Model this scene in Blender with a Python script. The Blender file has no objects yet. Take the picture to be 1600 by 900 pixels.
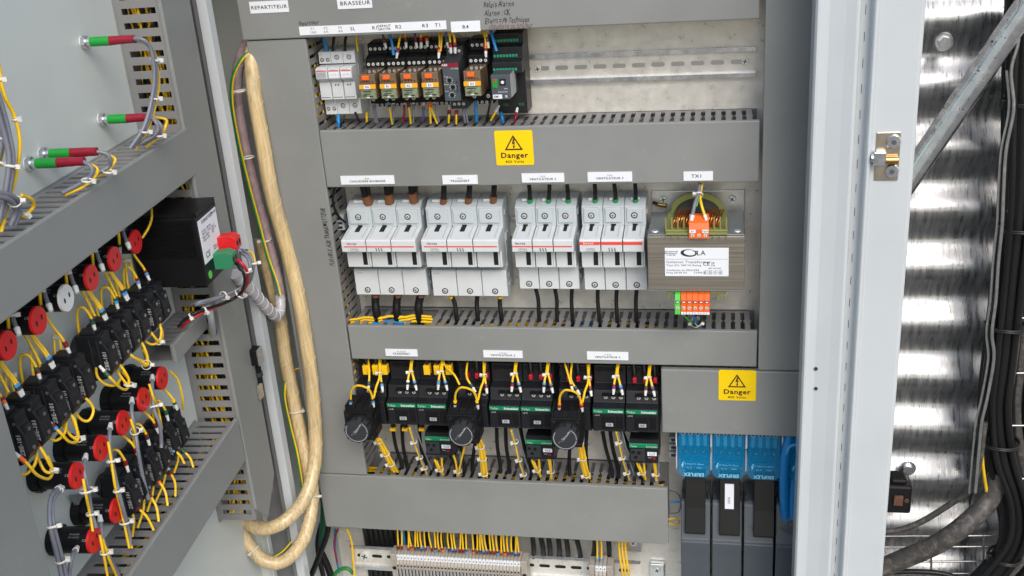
import bpy, bmesh, math, random
from mathutils import Vector, Matrix
random.seed(7)
R = math.radians
scene = bpy.context.scene
C = scene.collection
# ------------------------------------------------------------------ camera
FPX, YAW, PIT, ROL = 1669.5, .2109, -.3887, .0747
cy, sy, cp, sp, cr, sr = math.cos(YAW), math.sin(YAW), math.cos(PIT), math.sin(PIT), math.cos(ROL), math.sin(ROL)
CM = Matrix(((cy,-sy,0),(sy,cy,0),(0,0,1))) @ Matrix(((1,0,0),(0,cp,-sp),(0,sp,cp))) @ Matrix(((cr,0,sr),(0,1,0),(-sr,0,cr)))
CAM = Vector((.32112527, -1.5, .62822372))
cd = bpy.data.cameras.new('camera'); cam = bpy.data.objects.new('camera', cd); C.objects.link(cam)
cd.sensor_width = 36; cd.lens = 36*FPX/1600; cd.clip_start = .05; cd.clip_end = 500
rot = Matrix((CM.col[0], CM.col[2], -CM.col[1])).transposed()
cam.matrix_world = Matrix.Translation(CAM) @ rot.to_4x4()
scene.camera = cam
# ------------------------------------------------------------------ light
SUN_EL, SUN_AZ = R(43), R(26)       # azimuth measured from -Y (towards the viewer) to -X
sd = Vector((math.sin(SUN_AZ)*math.cos(SUN_EL), -math.cos(SUN_AZ)*math.cos(SUN_EL), math.sin(SUN_EL)))
w = bpy.data.worlds.new('World'); scene.world = w; w.use_nodes = True
nt = w.node_tree; bg = nt.nodes['Background']
sky = nt.nodes.new('ShaderNodeTexSky'); sky.sky_type = 'NISHITA'; sky.sun_disc = False
sky.sun_elevation = SUN_EL; sky.sun_rotation = math.atan2(sd.x, sd.y); sky.air_density = 1.3; sky.dust_density = 2.2; sky.ozone_density=1.0
nt.links.new(sky.outputs[0], bg.inputs[0]); bg.inputs[1].default_value = .145
sl = bpy.data.lights.new('sun', 'SUN'); so = bpy.data.objects.new('sun', sl); C.objects.link(so)
sl.energy = 1.15; sl.angle = R(32); sl.color = (1, .95, .885)
so.rotation_euler = (-sd).to_track_quat('-Z', 'Y').to_euler()
scene.render.engine = 'CYCLES'
scene.view_settings.view_transform = 'Standard'; scene.view_settings.look = 'None'
scene.view_settings.exposure = .66; scene.view_settings.gamma = 1
# ------------------------------------------------------------------ materials
def srgb(r, g, b):
    f = lambda c: (c/255/12.92 if c/255 <= .04045 else ((c/255+.055)/1.055)**2.4)
    return (f(r), f(g), f(b), 1)
def mat(name, col, rough=.5, metal=0, var=0, vs=30, bump=0, bs=400, coat=0, stretch=None, trans=0, ior=1.45, dirt=None, rvar=0, spec=None, alpha=1):
    m = bpy.data.materials.new(name); m.use_nodes = True
    n = m.node_tree; p = n.nodes['Principled BSDF']; L = n.links.new
    if len(col) == 3: col = (*col, 1)
    p.inputs['Alpha'].default_value = alpha
    p.inputs['Base Color'].default_value = col; p.inputs['Roughness'].default_value = rough; p.inputs['Metallic'].default_value = metal
    p.inputs['Coat Weight'].default_value = coat; p.inputs['Transmission Weight'].default_value = trans; p.inputs['IOR'].default_value = ior
    if spec is not None: p.inputs['Specular IOR Level'].default_value = spec
    tc = n.nodes.new('ShaderNodeTexCoord'); src = tc.outputs['Object']
    if stretch:
        mp = n.nodes.new('ShaderNodeMapping'); mp.inputs['Scale'].default_value = stretch; L(src, mp.inputs[0]); src = mp.outputs[0]
    last = None
    if var or rvar:
        t = n.nodes.new('ShaderNodeTexNoise'); t.inputs['Scale'].default_value = vs; t.inputs['Detail'].default_value = 6; t.inputs['Roughness'].default_value = .6; L(src, t.inputs['Vector'])
        if var:
            mx = n.nodes.new('ShaderNodeMix'); mx.data_type = 'RGBA'
            mx.inputs[6].default_value = tuple(c*(1-var) for c in col[:3])+(1,); mx.inputs[7].default_value = tuple(min(1, c*(1+var)) for c in col[:3])+(1,)
            cr_ = n.nodes.new('ShaderNodeMapRange'); cr_.inputs[1].default_value = .3; cr_.inputs[2].default_value = .7; L(t.outputs[0], cr_.inputs[0])
            L(cr_.outputs[0], mx.inputs[0]); L(mx.outputs[2], p.inputs['Base Color']); last = mx.outputs[2]
        if rvar:
            mr = n.nodes.new('ShaderNodeMapRange'); mr.inputs[1].default_value = .3; mr.inputs[2].default_value = .7
            mr.inputs[3].default_value = max(0, rough-rvar); mr.inputs[4].default_value = min(1, rough+rvar); L(t.outputs[0], mr.inputs[0]); L(mr.outputs[0], p.inputs['Roughness'])
    if dirt:
        dcol, dscale, lo, hi = dirt
        t = n.nodes.new('ShaderNodeTexNoise'); t.inputs['Scale'].default_value = dscale; t.inputs['Detail'].default_value = 8; t.inputs['Roughness'].default_value = .7; L(src, t.inputs['Vector'])
        mr = n.nodes.new('ShaderNodeMapRange'); mr.inputs[1].default_value = lo; mr.inputs[2].default_value = hi; L(t.outputs[0], mr.inputs[0])
        mx = n.nodes.new('ShaderNodeMix'); mx.data_type = 'RGBA'; mx.inputs[6].default_value = col; mx.inputs[7].default_value = (*dcol, 1)
        if last: L(last, mx.inputs[6])
        L(mr.outputs[0], mx.inputs[0]); L(mx.outputs[2], p.inputs['Base Color'])
        if metal:
            mm = n.nodes.new('ShaderNodeMapRange'); mm.inputs[3].default_value = metal; mm.inputs[4].default_value = 0; L(mr.outputs[0], mm.inputs[0]); L(mm.outputs[0], p.inputs['Metallic'])
    if bump:
        t2 = n.nodes.new('ShaderNodeTexNoise'); t2.inputs['Scale'].default_value = bs; t2.inputs['Detail'].default_value = 3; L(src, t2.inputs['Vector'])
        b = n.nodes.new('ShaderNodeBump'); b.inputs['Strength'].default_value = bump; b.inputs['Distance'].default_value = .001; L(t2.outputs[0], b.inputs['Height']); L(b.outputs[0], p.inputs['Normal'])
    return m
M = dict(
 duct=mat('duct grey pvc', (.222,.231,.227), .40, var=.07, vs=7, bump=.05, bs=900, rvar=.10, dirt=((.30,.30,.29), 38, .62,.80)),
 ductin=mat('duct grey pvc wall', (.20,.20,.20), .45, var=.06, vs=20),
 paint=mat('light grey textured paint', (.54,.575,.555), .42, var=.05, vs=5, bump=.12, bs=700),
 white_paint=mat('pale grey frame paint', (.485,.52,.545), .3, var=.04, vs=6, bump=.16, bs=160, coat=.2, dirt=((.36,.36,.35), 60, .68,.78)),
 galv=mat('galvanised plate', (.73,.71,.665), .34, .45, var=.09, vs=60, bump=.16, bs=260, rvar=.10),
 zinc=mat('bright zinc', (.75,.77,.80), .24, 1, var=.08, vs=60, rvar=.08),
 galvwall=mat('weathered galvanised corrugation', (.33,.335,.345), .33, .84, var=.38, vs=11, stretch=(14,0,1.6), bump=.13, bs=26, rvar=.16, dirt=((.05,.046,.042), 34, .56,.66)),
 strut=mat('dirty galvanised strut', (.82,.83,.84), .24, 1, var=.15, vs=60, rvar=.1, dirt=((.018,.013,.010), 75, .60,.62)),
 screw=mat('screw steel', (.62,.63,.65), .28, 1, var=.15, vs=400),
 dark=mat('dark recess', (.008,.008,.009), .7),
 black=mat('black plastic', (.008,.008,.009), .36, var=.15, vs=60, bump=.06, bs=900, spec=.28),
 blackm=mat('black matt plastic', (.011,.012,.015), .42, var=.15, vs=60, bump=.06, bs=900, spec=.42),
 charcoal=mat('charcoal plastic', (.028,.031,.037), .42, var=.08, vs=60),
 shroud=mat('dark grey shroud plastic', (.065,.078,.092), .42, var=.05, vs=30, bump=.05),
 rubber=mat('black cable sheath', (.009,.009,.010), .38, var=.2, vs=200, bump=.08, spec=.35),
 dirty_rubber=mat('muddy cable sheath', (.045,.043,.042), .5, var=.3, vs=60, bump=.3, bs=120, dirt=((.13,.115,.10), 90, .48,.68)),
 module=mat('shade tinted white plastic', (.45,.50,.53), .36, var=.03, vs=40),  # same plastic as white; weaker light on the bases painted as bluish tint
 white=mat('white plastic', (.58,.61,.63), .36, var=.03, vs=40),
 white2=mat('white plastic cap', (.66,.67,.67), .4, var=.03, vs=40),
 wgrey=mat('light grey plastic', (.36,.39,.41), .42, var=.04, vs=40),
 label=mat('white label', (.74,.77,.82), .45, var=.02, vs=50),
 ink=mat('black ink', (.02,.02,.025), .6), greyink=mat('grey ink', (.16,.17,.18), .6), whiteink=mat('white ink', (.7,.72,.72), .6), dimink=mat('dim print', (.30,.31,.32), .6),
 brownink=mat('brown pen ink', (.16,.06,.04), .7), darkbrown=mat('dark brown print', (.05,.014,.005), .6),
 red=mat('red plastic', (.58,.012,.015), .32, var=.06, vs=60), redline=mat('red print', (.72,.06,.04), .5),
 darkred=mat('dark red marker', (.20,.008,.012), .4), maroon=mat('dark red sleeve', (.24,.008,.025), .34, var=.1, vs=90),
 green=mat('green sleeve', (.01,.28,.035), .34, var=.08, vs=90), sgreen=mat('green stripe', (.0,.19,.08), .4), tgreen=mat('green terminal', (.01,.30,.16), .4), dgreen=mat('dark green marker', (.01,.10,.045), .4),
 connector_green=mat('green connector plastic', (.03,.20,.10), .4), limegreen=mat('bright green plastic', (.10,.52,.07), .4),
 yellow=mat('yellow wire', (.78,.49,.015), .34, var=.16, vs=45), yplastic=mat('yellow plastic', (.85,.50,.01), .38), sign=mat('danger yellow vinyl', (.88,.60,.003), .3, var=.02, vs=20),
 orange=mat('orange plastic', (.80,.13,.015), .38, var=.04, vs=60), ostrip=mat('orange yellow strip', (.80,.38,.02), .4),
 blue=mat('blue wire', (.008,.20,.52), .35), bluem=mat('light blue marker', (.06,.30,.66), .4), greyw=mat('grey wire', (.17,.18,.22), .38, var=.05, vs=200),
 redw=mat('red wire', (.45,.01,.03), .35), violet=mat('violet wire', (.10,.07,.25), .4), brown=mat('brown sleeve', (.19,.075,.03), .45), gsleeve=mat('green ring', (.03,.25,.10), .45),
 tie=mat('nylon tie', (.62,.62,.58), .4), blacktie=mat('black nylon tie', (.012,.012,.012), .35),
 amber=mat('amber clear cover', (.17,.12,.075), .14, coat=.5, var=.1, vs=80), relaylow=mat('pale green relay window', (.20,.24,.15), .2, coat=.5, var=.35, vs=260),
 olive=mat('olive bobbin plastic', (.21,.22,.07), .42, var=.05, vs=60), copper=mat('copper winding', (.72,.26,.07), .25, .9, var=.3, vs=500),
 iron=mat('laminated iron', (.30,.275,.235), .36, .65, var=.3, vs=6, stretch=(1,1,90), bump=.15, bs=30, dirt=((.25,.13,.07), 90, .66,.74)),
 irontop=mat('iron bracket grey', (.24,.27,.28), .4, .5, var=.12, vs=40),
 clearblue=mat('transparent blue cover', (.0,.24,.52), .10, alpha=.32, coat=.3), bluein=mat('blue inner body', (.006,.17,.38), .3, var=.6, vs=160), screwb=mat('plated screw', (.80,.80,.78), .3, .45), brass=mat('brass', (.55,.36,.14), .3, 1), slotmetal=mat('slot shadow metal', (.42,.41,.40), .45, 1), paleprint=mat('pale blue print', (.25,.62,.80), .5),
 wrap=mat('cream wrapped wires', (.54,.415,.23), .32, coat=.3, var=.34, vs=260, stretch=(1,1,.06), bump=.22, bs=260),
 wrapline=mat('spiral wrap edge', (.66,.54,.34), .3), greywrap=mat('grey spiral wrap', (.42,.41,.43), .25, coat=.3, var=.1, vs=60), mauve=mat('mauve wrapped bundle', (.34,.25,.27), .28, coat=.3, var=.25, vs=60),
 terminal=mat('terminal beige grey', (.36,.33,.29), .5, var=.05, vs=90), handink=mat('marker pen ink', (.01,.01,.012), .6),
 concrete=mat('gravelly ground', (.15,.14,.125), .85, var=.18, vs=2, bump=.3, bs=60), hinge=mat('hinge bracket zinc', (.66,.58,.46), .28, 1, var=.15, vs=90), rust=mat('rusty iron', (.10,.045,.03), .8, var=.4, vs=120),
 steelwire=mat('galvanised wire', (.42,.42,.41), .35, .9, var=.2, vs=100), gygreen=mat('green of earth wire', (.02,.20,.04), .38),
)
# ------------------------------------------------------------------ frames
TH = R(94.5)
DV = Vector((math.cos(TH), math.sin(TH), 0)); NV = Vector((math.sin(TH), -math.cos(TH), 0)); HG = Vector((-.42, -.15, 0))
ROTZ = math.atan2(-DV.y, -DV.x)
def ray(px, py): return CM @ Vector(((px-800)/FPX, 1, -(py-450)/FPX))
def P(px, py, Y):
    r = ray(px, py); return CAM + r*((Y-CAM.y)/r.y)
def D(px, py, off):
    r = ray(px, py); t = (HG+off*NV-CAM).dot(NV)/r.dot(NV); q = CAM+t*r-HG
    return Vector((-q.dot(DV), off, q.z))
def door_to_world(v): return HG - DV*v[0] + NV*v[1] + Vector((0, 0, v[2]))
ORI = {}
def thing(name, label, cat, o=(0,0,0), frame='cab', group=None):
    e = bpy.data.objects.new(name, None); C.objects.link(e); e.empty_display_size = .02
    o = Vector(o)
    if frame == 'door': e.location = door_to_world(o); e.rotation_euler = (0, 0, ROTZ)
    else: e.location = o
    e['label'] = label; e['category'] = cat
    if group: e['group'] = group
    ORI[e] = o; return e
class G:
    def __init__(s): s.v = []; s.f = []; s.sm = []
    def add(s, vs, fs, smooth=False):
        b = len(s.v); s.v += [tuple(v) for v in vs]; s.f += [tuple(i+b for i in f) for f in fs]; s.sm += [smooth]*len(fs); return s
    def box(s, x0, x1, y0, y1, z0, z1, bev=0):
        if x0 > x1: x0, x1 = x1, x0
        if y0 > y1: y0, y1 = y1, y0
        if z0 > z1: z0, z1 = z1, z0
        if not bev:
            return s.add([(x0,y0,z0),(x1,y0,z0),(x1,y1,z0),(x0,y1,z0),(x0,y0,z1),(x1,y0,z1),(x1,y1,z1),(x0,y1,z1)],
                  [(0,3,2,1),(4,5,6,7),(0,1,5,4),(1,2,6,5),(2,3,7,6),(3,0,4,7)])
        bm = bmesh.new(); bmesh.ops.create_cube(bm, size=1)
        for v in bm.verts: v.co = (x0+(v.co.x+.5)*(x1-x0), y0+(v.co.y+.5)*(y1-y0), z0+(v.co.z+.5)*(z1-z0))
        bmesh.ops.bevel(bm, geom=bm.edges[:], offset=bev, segments=2, affect='EDGES', profile=.5)
        bm.verts.index_update(); s.add([v.co[:] for v in bm.verts], [tuple(v.index for v in f.verts) for f in bm.faces]); bm.free(); return s
    def prism(s, pts, axis, a, b, bev=0):
        """pts: polygon (CCW or CW) in the two other axes (in xyz order); extruded along axis from a to b"""
        def mk(p, t): return {'x': (t, p[0], p[1]), 'y': (p[0], t, p[1]), 'z': (p[0], p[1], t)}[axis]
        bm = bmesh.new(); va = [bm.verts.new(mk(p, a)) for p in pts]; vb = [bm.verts.new(mk(p, b)) for p in pts]; n = len(pts)
        bm.faces.new(va[::-1]); bm.faces.new(vb)
        for i in range(n): bm.faces.new((va[i], va[(i+1)%n], vb[(i+1)%n], vb[i]))
        bmesh.ops.recalc_face_normals(bm, faces=bm.faces[:])
        if bev: bmesh.ops.bevel(bm, geom=[e for e in bm.edges if e.calc_face_angle(0) > .4], offset=bev, segments=2, affect='EDGES', profile=.5)
        bm.verts.index_update(); s.add([v.co[:] for v in bm.verts], [tuple(v.index for v in f.verts) for f in bm.faces]); bm.free(); return s
    def cyl(s, c, axis, r, l, n=16, r2=None, smooth=True, cap=True):
        c = Vector(c); ax = {'x': Vector((1,0,0)), 'y': Vector((0,1,0)), 'z': Vector((0,0,1))}[axis] if isinstance(axis, str) else Vector(axis).normalized()
        u = ax.orthogonal().normalized(); w_ = ax.cross(u); r2 = r if r2 is None else r2
        vs = [c+u*math.cos(2*math.pi*i/n)*r+w_*math.sin(2*math.pi*i/n)*r for i in range(n)] + [c+ax*l+u*math.cos(2*math.pi*i/n)*r2+w_*math.sin(2*math.pi*i/n)*r2 for i in range(n)]
        s.add(vs, [(i, (i+1)%n, n+(i+1)%n, n+i) for i in range(n)], smooth)
        if cap: s.add(vs, [tuple(range(n))[::-1], tuple(range(n, 2*n))])
        return s
    def tube(s, pts, r, n=8, sub=5, cap=True):
        pts = [Vector(p) for p in pts]
        if len(pts) > 2 and sub > 1:
            q = []; P_ = [pts[0]*2-pts[1]]+pts+[pts[-1]*2-pts[-2]]
            for i in range(1, len(P_)-2):
                a, b, c_, d = P_[i-1:i+3]
                for k in range(sub):
                    t = k/sub; q.append(.5*((2*b)+(c_-a)*t+(2*a-5*b+4*c_-d)*t*t+(3*b-a-3*c_+d)*t**3))
            q.append(pts[-1]); pts = q
        rings = []; t0 = (pts[1]-pts[0]).normalized(); u = t0.orthogonal().normalized()
        for i, p in enumerate(pts):
            t = (pts[min(i+1, len(pts)-1)]-pts[max(i-1, 0)]).normalized()
            u = (u-t*u.dot(t)).normalized(); w_ = t.cross(u); rr = r[min(i, len(r)-1)] if isinstance(r, (list, tuple)) else r
            rings.append([p+u*math.cos(2*math.pi*k/n)*rr+w_*math.sin(2*math.pi*k/n)*rr for k in range(n)])
        vs = [v for rg in rings for v in rg]; fs = []
        for i in range(len(rings)-1):
            for k in range(n): fs.append((i*n+k, i*n+(k+1)%n, (i+1)*n+(k+1)%n, (i+1)*n+k))
        s.add(vs, fs, True)
        if cap: s.add(rings[0], [tuple(range(n))[::-1]]); s.add(rings[-1], [tuple(range(n))])
        s.path = pts; return s
def mesh_of(name, g, m, o=Vector((0,0,0))):
    me = bpy.data.meshes.new(name); me.from_pydata([(v[0]-o[0], v[1]-o[1], v[2]-o[2]) for v in g.v], [], g.f)
    for p, s_ in zip(me.polygons, g.sm): p.use_smooth = s_
    me.materials.append(M[m]); me.validate(); me.update(); return me
def part(name, g, m, parent, label=None, root=None):
    """g in the frame of the thing; sub-parts: parent is a part, root the thing"""
    rt = root or parent; me = mesh_of(name, g, m, ORI.get(rt, Vector((0,0,0))))
    o = bpy.data.objects.new(name, me); C.objects.link(o); o.parent = parent
    if label: o['label'] = label
    return o
def inst(o0, dv, parent=None):
    o = o0.copy(); C.objects.link(o); o.location = Vector(o0.location)+Vector(dv)
    if parent: o.parent = parent
    return o
def single(name, g, m, label, cat, frame='cab', o=None, group=None):
    o = Vector(o) if o is not None else Vector([sum(v[i] for v in g.v)/len(g.v) for i in range(3)])
    ob = bpy.data.objects.new(name, mesh_of(name, g, m, o)); C.objects.link(ob)
    if frame == 'door': ob.location = door_to_world(o); ob.rotation_euler = (0, 0, ROTZ)
    else: ob.location = o
    ob['label'] = label; ob['category'] = cat; ORI[ob] = o
    if group: ob['group'] = group
    return ob
def copy_tree(o, loc=None, label=None, parent=None):
    c = o.copy(); C.objects.link(c)
    if parent: c.parent = parent
    if loc is not None: c.location = loc
    if label: c['label'] = label
    ORI[c] = ORI.get(o, Vector((0,0,0)))
    for ch in [x for x in o.children]: copy_tree(ch, parent=c)
    return c
# text -----------------------------------------------------------
TC = {}
def tmesh(s, size, m, shear=0, bold=0, align='CENTER'):
    k = (s, size, m, shear, bold, align)
    if k in TC: return TC[k]
    cu = bpy.data.curves.new('lettering', 'FONT'); cu.body = s; cu.size = size; cu.align_x = align; cu.align_y = 'CENTER'; cu.shear = shear; cu.offset = bold*.6 if bold < .00015 else bold*1.3; cu.space_character = 1.12; cu.resolution_u = 2; cu.extrude = 0
    ob = bpy.data.objects.new('tmp', cu); C.objects.link(ob); dg = bpy.context.evaluated_depsgraph_get(); dg.update()
    me = bpy.data.meshes.new_from_object(ob.evaluated_get(dg)); bpy.data.objects.remove(ob)
    me.name = 'lettering'; me.materials.clear(); me.materials.append(M[m]); TC[k] = me; return me
ROT = {'front': ((1,0,0),(0,0,1),(0,-1,0)), 'off': ((-1,0,0),(0,0,1),(0,1,0)), 'near': ((0,1,0),(0,0,1),(1,0,0)), 'top': ((1,0,0),(0,1,0),(0,0,1))}
def text(parent, s, size, pos, m='ink', face='front', ang=0, shear=0, bold=0, root=None, sx=1, align='CENTER', name='lettering'):
    me = tmesh(s, size, m, shear, bold, align)
    o = bpy.data.objects.new(name, me); C.objects.link(o); o.parent = parent
    r, u, n_ = [Vector(v) for v in ROT[face]]
    if ang:
        c_, s_ = math.cos(R(ang)), math.sin(R(ang)); r, u = r*c_+u*s_, u*c_-r*s_
    p = Vector(pos)-ORI.get(root or parent, Vector((0,0,0)))
    mx = Matrix((r*sx, u, n_)).transposed().to_4x4(); mx.translation = p; o.matrix_local = mx
    return o
def hand(parent, s, size, pos, m, root=None, ang=0, tall=1.3):
    """hand-writing: letters set one by one with uneven size, tilt and height"""
    x = 0; r, u, _ = [Vector(v) for v in ROT['front']]; c_, s_ = math.cos(R(ang)), math.sin(R(ang)); r2, u2 = r*c_+u*s_, u*c_-r*s_
    for ch in s:
        wd = size*(.26 if ch in "il.,:=' j" else .62 if ch in 'mwMW' else .44)
        if ch != ' ':
            k = random.uniform(.88, 1.15)
            text(parent, ch, round(size*k*tall, 5), Vector(pos)+r2*(x+wd/2)+u2*size*random.uniform(-.10, .10), m, ang=ang+random.uniform(-9, 9), shear=.3, bold=.00012, root=root, sx=.62)
        x += wd
def screw(parent, p, r=.003, axis='y', sgn=-1, root=None, m='screwb', h=.0012, name='screw'):
    g = G(); v = Vector(p)
    dv = {'x': Vector((1,0,0)), 'y': Vector((0,1,0)), 'z': Vector((0,0,1))}[axis]*sgn
    g.cyl(v, dv, r, h, 14, r*.84)
    o = part(name, g, m, parent, root=root)
    a = random.uniform(0, 3.14); u = dv.orthogonal().normalized(); w_ = dv.cross(u); t = u*math.cos(a)+w_*math.sin(a); s_ = dv.cross(t)
    c0 = v+dv*(h+.0001); g2 = G()
    for a1, b1 in ((t, s_), (s_, t)):
        vs = [c0+a1*r*.6*i+b1*r*.13*j+dv*k for i, j, k in ((-1,-1,0),(1,-1,0),(1,1,0),(-1,1,0))]
        c0 = c0+dv*.00005
        g2.add(vs, [(0,1,2,3)])
        if r < .0028: break
    rt = root or parent
    me = mesh_of('slot', g2, 'charcoal', ORI.get(rt, Vector((0,0,0)))); ob = bpy.data.objects.new('slot', me); C.objects.link(ob)
    ob.parent = o if parent is rt else parent
    return o
# wires ----------------------------------------------------------
def tie_part(parent, c, t, r, m='tie', head=None, root=None, name='cable_tie'):
    """ring around direction t at c plus its head"""
    c = Vector(c); t = Vector(t).normalized(); u = t.orthogonal().normalized(); w_ = t.cross(u); n = 12; g = G(); hw = .0012
    rings = []
    for k, (rr, a) in enumerate(((r, -hw), (r+.0008, -hw), (r+.0008, hw), (r, hw))):
        rings.append([c+t*a+u*math.cos(2*math.pi*i/n)*rr+w_*math.sin(2*math.pi*i/n)*rr for i in range(n)])
    vs = [v for q in rings for v in q]; fs = []
    for k in range(4):
        for i in range(n): fs.append((k*n+i, k*n+(i+1)%n, ((k+1)%4)*n+(i+1)%n, ((k+1)%4)*n+i))
    g.add(vs, fs, True)
    h = Vector(head).normalized() if head is not None else (u*-1)
    h = (h-t*h.dot(t)).normalized(); k_ = t.cross(h)
    hc = c+h*(r+.0018)
    vs = [hc+h*a*.0022+t*b*.0021+k_*d*.0019 for a in (-1,1) for b in (-1,1) for d in (-1,1)]
    g.add(vs, [(0,1,3,2),(4,6,7,5),(0,4,5,1),(2,3,7,6),(0,2,6,4),(1,5,7,3)])
    return part(name, g, m, parent, root=root)
def end_parts(parent, p, d, r, marks=(), fer='white2', fl=.008, fr=1.25, root=None):
    """ferrule pointing along d from p; marker rings behind it"""
    d = Vector(d).normalized(); p = Vector(p)
    if fer: part('ferrule', G().cyl(p, d, r*fr*1.15, fl, 10, r*fr*.8), fer, parent, root=root)
    for i, m in enumerate(marks):
        a = p-d*(.0004+.0034*(i+1)); part('marker', G().cyl(a, d, r*1.6, .0031, 8), m, parent, root=root)
def harness(label, strands, cat='wire', name='wire', frame='cab', group=None, ties=(), o=None):
    """strands: (pts, r, material, startspec, endspec) spec: None or (marks, ferrule)"""
    o = Vector(o or strands[0][0][0])
    if len(strands) == 1 and not ties and not (strands[0][3] or strands[0][4]):
        return single(name, G().tube(strands[0][0], strands[0][1]), strands[0][2], label, cat, frame, o, group)
    t = thing(name, label, cat, o, frame, group); paths = []
    for pts, r, m, a, b in strands:
        g = G().tube(pts, r); paths.append((g.path, r)); part('insulation' if len(strands) == 1 else 'strand', g, m, t)
        if a: end_parts(t, g.path[0], g.path[0]-g.path[1], r, a[0], a[1])
        if b: end_parts(t, g.path[-1], g.path[-1]-g.path[-2], r, b[0], b[1])
    for c, d, r, h in ties:
        c = Vector(c); near = []
        for pth, sr in paths:
            i = min(range(len(pth)), key=lambda k: (pth[k]-c).length)
            near.append(((pth[i]-c).length, pth[i], (pth[min(i+1, len(pth)-1)]-pth[max(i-1, 0)]).normalized(), sr))
        near.sort(key=lambda q: q[0]); near = [q for q in near if q[0] < near[0][0]+.006]
        cc = sum((q[1] for q in near), Vector())/len(near); dd = near[0][2]
        rr = max((q[1]-cc).length*.8+q[3] for q in near)+.0004
        tie_part(t, cc, dd, min(rr, .0075), head=h)
    return t
def W(*a):      # (px, py, Y) triples -> world points
    return [P(*q) for q in a]
def DW(*a):     # (px, py, off) triples -> door points
    return [D(*q) for q in a]
# ------------------------------------------------------------------ setting
g = G(); g.add([(-60,-60,-1.3),(60,-60,-1.3),(60,60,-1.3),(-60,60,-1.3)], [(0,1,2,3)])
gr = bpy.data.objects.new('ground', mesh_of('ground', g, 'concrete')); C.objects.link(gr); gr['kind'] = 'structure'
PER = .0940
def corr(name, x0, x1, y, ph, amp, z0=-1.25, z1=1.3):
    g = G(); n = 420; nx = 26; vs = []
    for i in range(n+1):
        z = z0+(z1-z0)*i/n
        for j in range(nx+1):
            x = x0+(x1-x0)*j/nx
            vs.append((x, y-amp*math.cos(2*math.pi*(z-ph)/PER)+.0022*math.sin(x*9+z*1.1)+.0006*math.sin(x*31-z*7), z))
    m_ = nx+1
    g.add(vs, [(i*m_+j, i*m_+j+1, (i+1)*m_+j+1, (i+1)*m_+j) for i in range(n) for j in range(nx)], True)
    g.add([(x0,y+.03,z0),(x1,y+.03,z0),(x1,y+.03,z1),(x0,y+.03,z1)], [(0,1,2,3)])
    return g
wall = thing('corrugated_wall', 'weathered galvanised corrugated steel wall right of the cabinet', 'wall', (.9, .12, -1.3))
part('corrugated_sheet', corr('a', .46, .765, .115, .083, .0120), 'galvwall', wall)
part('corrugated_sheet', corr('b', .73, 1.5, .108, .088, .0105), 'galvwall', wall, 'duller overlapping sheet behind the black cables')
for px, py in ((1475,65),(1418,732)):
    p = P(px, py, .092); g = G().cyl(p, 'y', .0135, -.0025, 24, .012); b = part('bolt_washer', g, 'zinc', wall)
    part('bolt_head', G().cyl(p+Vector((0,-.0025,0)), 'y', .0082, -.006, 6 if py < 100 else 16, smooth=False), 'screw', b, root=wall)
# ---- cabinet
cab = thing('electrical_cabinet', 'open light grey steel control cabinet with galvanised mounting plate', 'cabinet', (.05, 0, -.62))
part('back_panel', G().box(-.46, .5420, .034, .038, -.62, .64), 'paint', cab)
part('mounting_plate', G().box(-.352, .50, 0, .003, -.60, .60), 'galv', cab)
part('side_panel', G().box(-.458, -.455, -.148, .033, -.62, .64), 'paint', cab)
part('roof_panel', G().box(-.46, .5415, -.19, .038, .642, .646), 'paint', cab)
part('floor_panel', G().box(-.46, .5415, -.19, .038, -.626, -.622), 'paint', cab)
part('side_panel', G().box(.5385, .5415, -.099, .033, -.62, .64), 'paint', cab)
# left rim strip: inner flange and pale lip
part('front_rim', G().prism([(-.3645,-.152),(-.351,-.152),(-.351,-.134),(-.353,-.134),(-.353,-.150),(-.3645,-.150)], 'z', -.62, .642, .0006), 'white_paint', cab, 'pale lip of the left door opening')
part('rim_channel', G().prism([(-.455,-.120),(-.372,-.120),(-.372,-.148),(-.3645,-.1495),(-.3645,-.146),(-.369,-.145),(-.369,-.117),(-.455,-.117)], 'z', -.62, .642), 'ductin', cab)
# right jamb profile
prof = [(.4235,-.150),(.4235,-.2005),(.4265,-.2045),(.4300,-.1985),(.4400,-.1975),(.4580,-.2010),(.4700,-.2045),(.4735,-.2030),(.4750,-.1935),(.4855,-.1935),(.4872,-.2070),(.4895,-.2095),(.4925,-.2080),(.4950,-.2035),(.5400,-.2020),(.5440,-.1990),(.5450,-.1935),(.5450,-.10),(.5420,-.10),(.5420,-.190),(.4265,-.190),(.4265,-.150)]
jam = part('door_frame', G().prism(prof, 'z', -.66, .66, .0009), 'white_paint', cab)
for i in range(30):
    z = .455-i*.0305; part('sealing_slot', G().box(.4796, .4803, -.1939, -.1930, z, z+.011), 'shroud', jam, root=cab)
for py in (577, 608):
    p = P(1275, py, -.2); part('hole', G().cyl((p.x, -.1980, p.z), 'y', .0024, -.0012, 16), 'charcoal', jam, root=cab)
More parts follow.
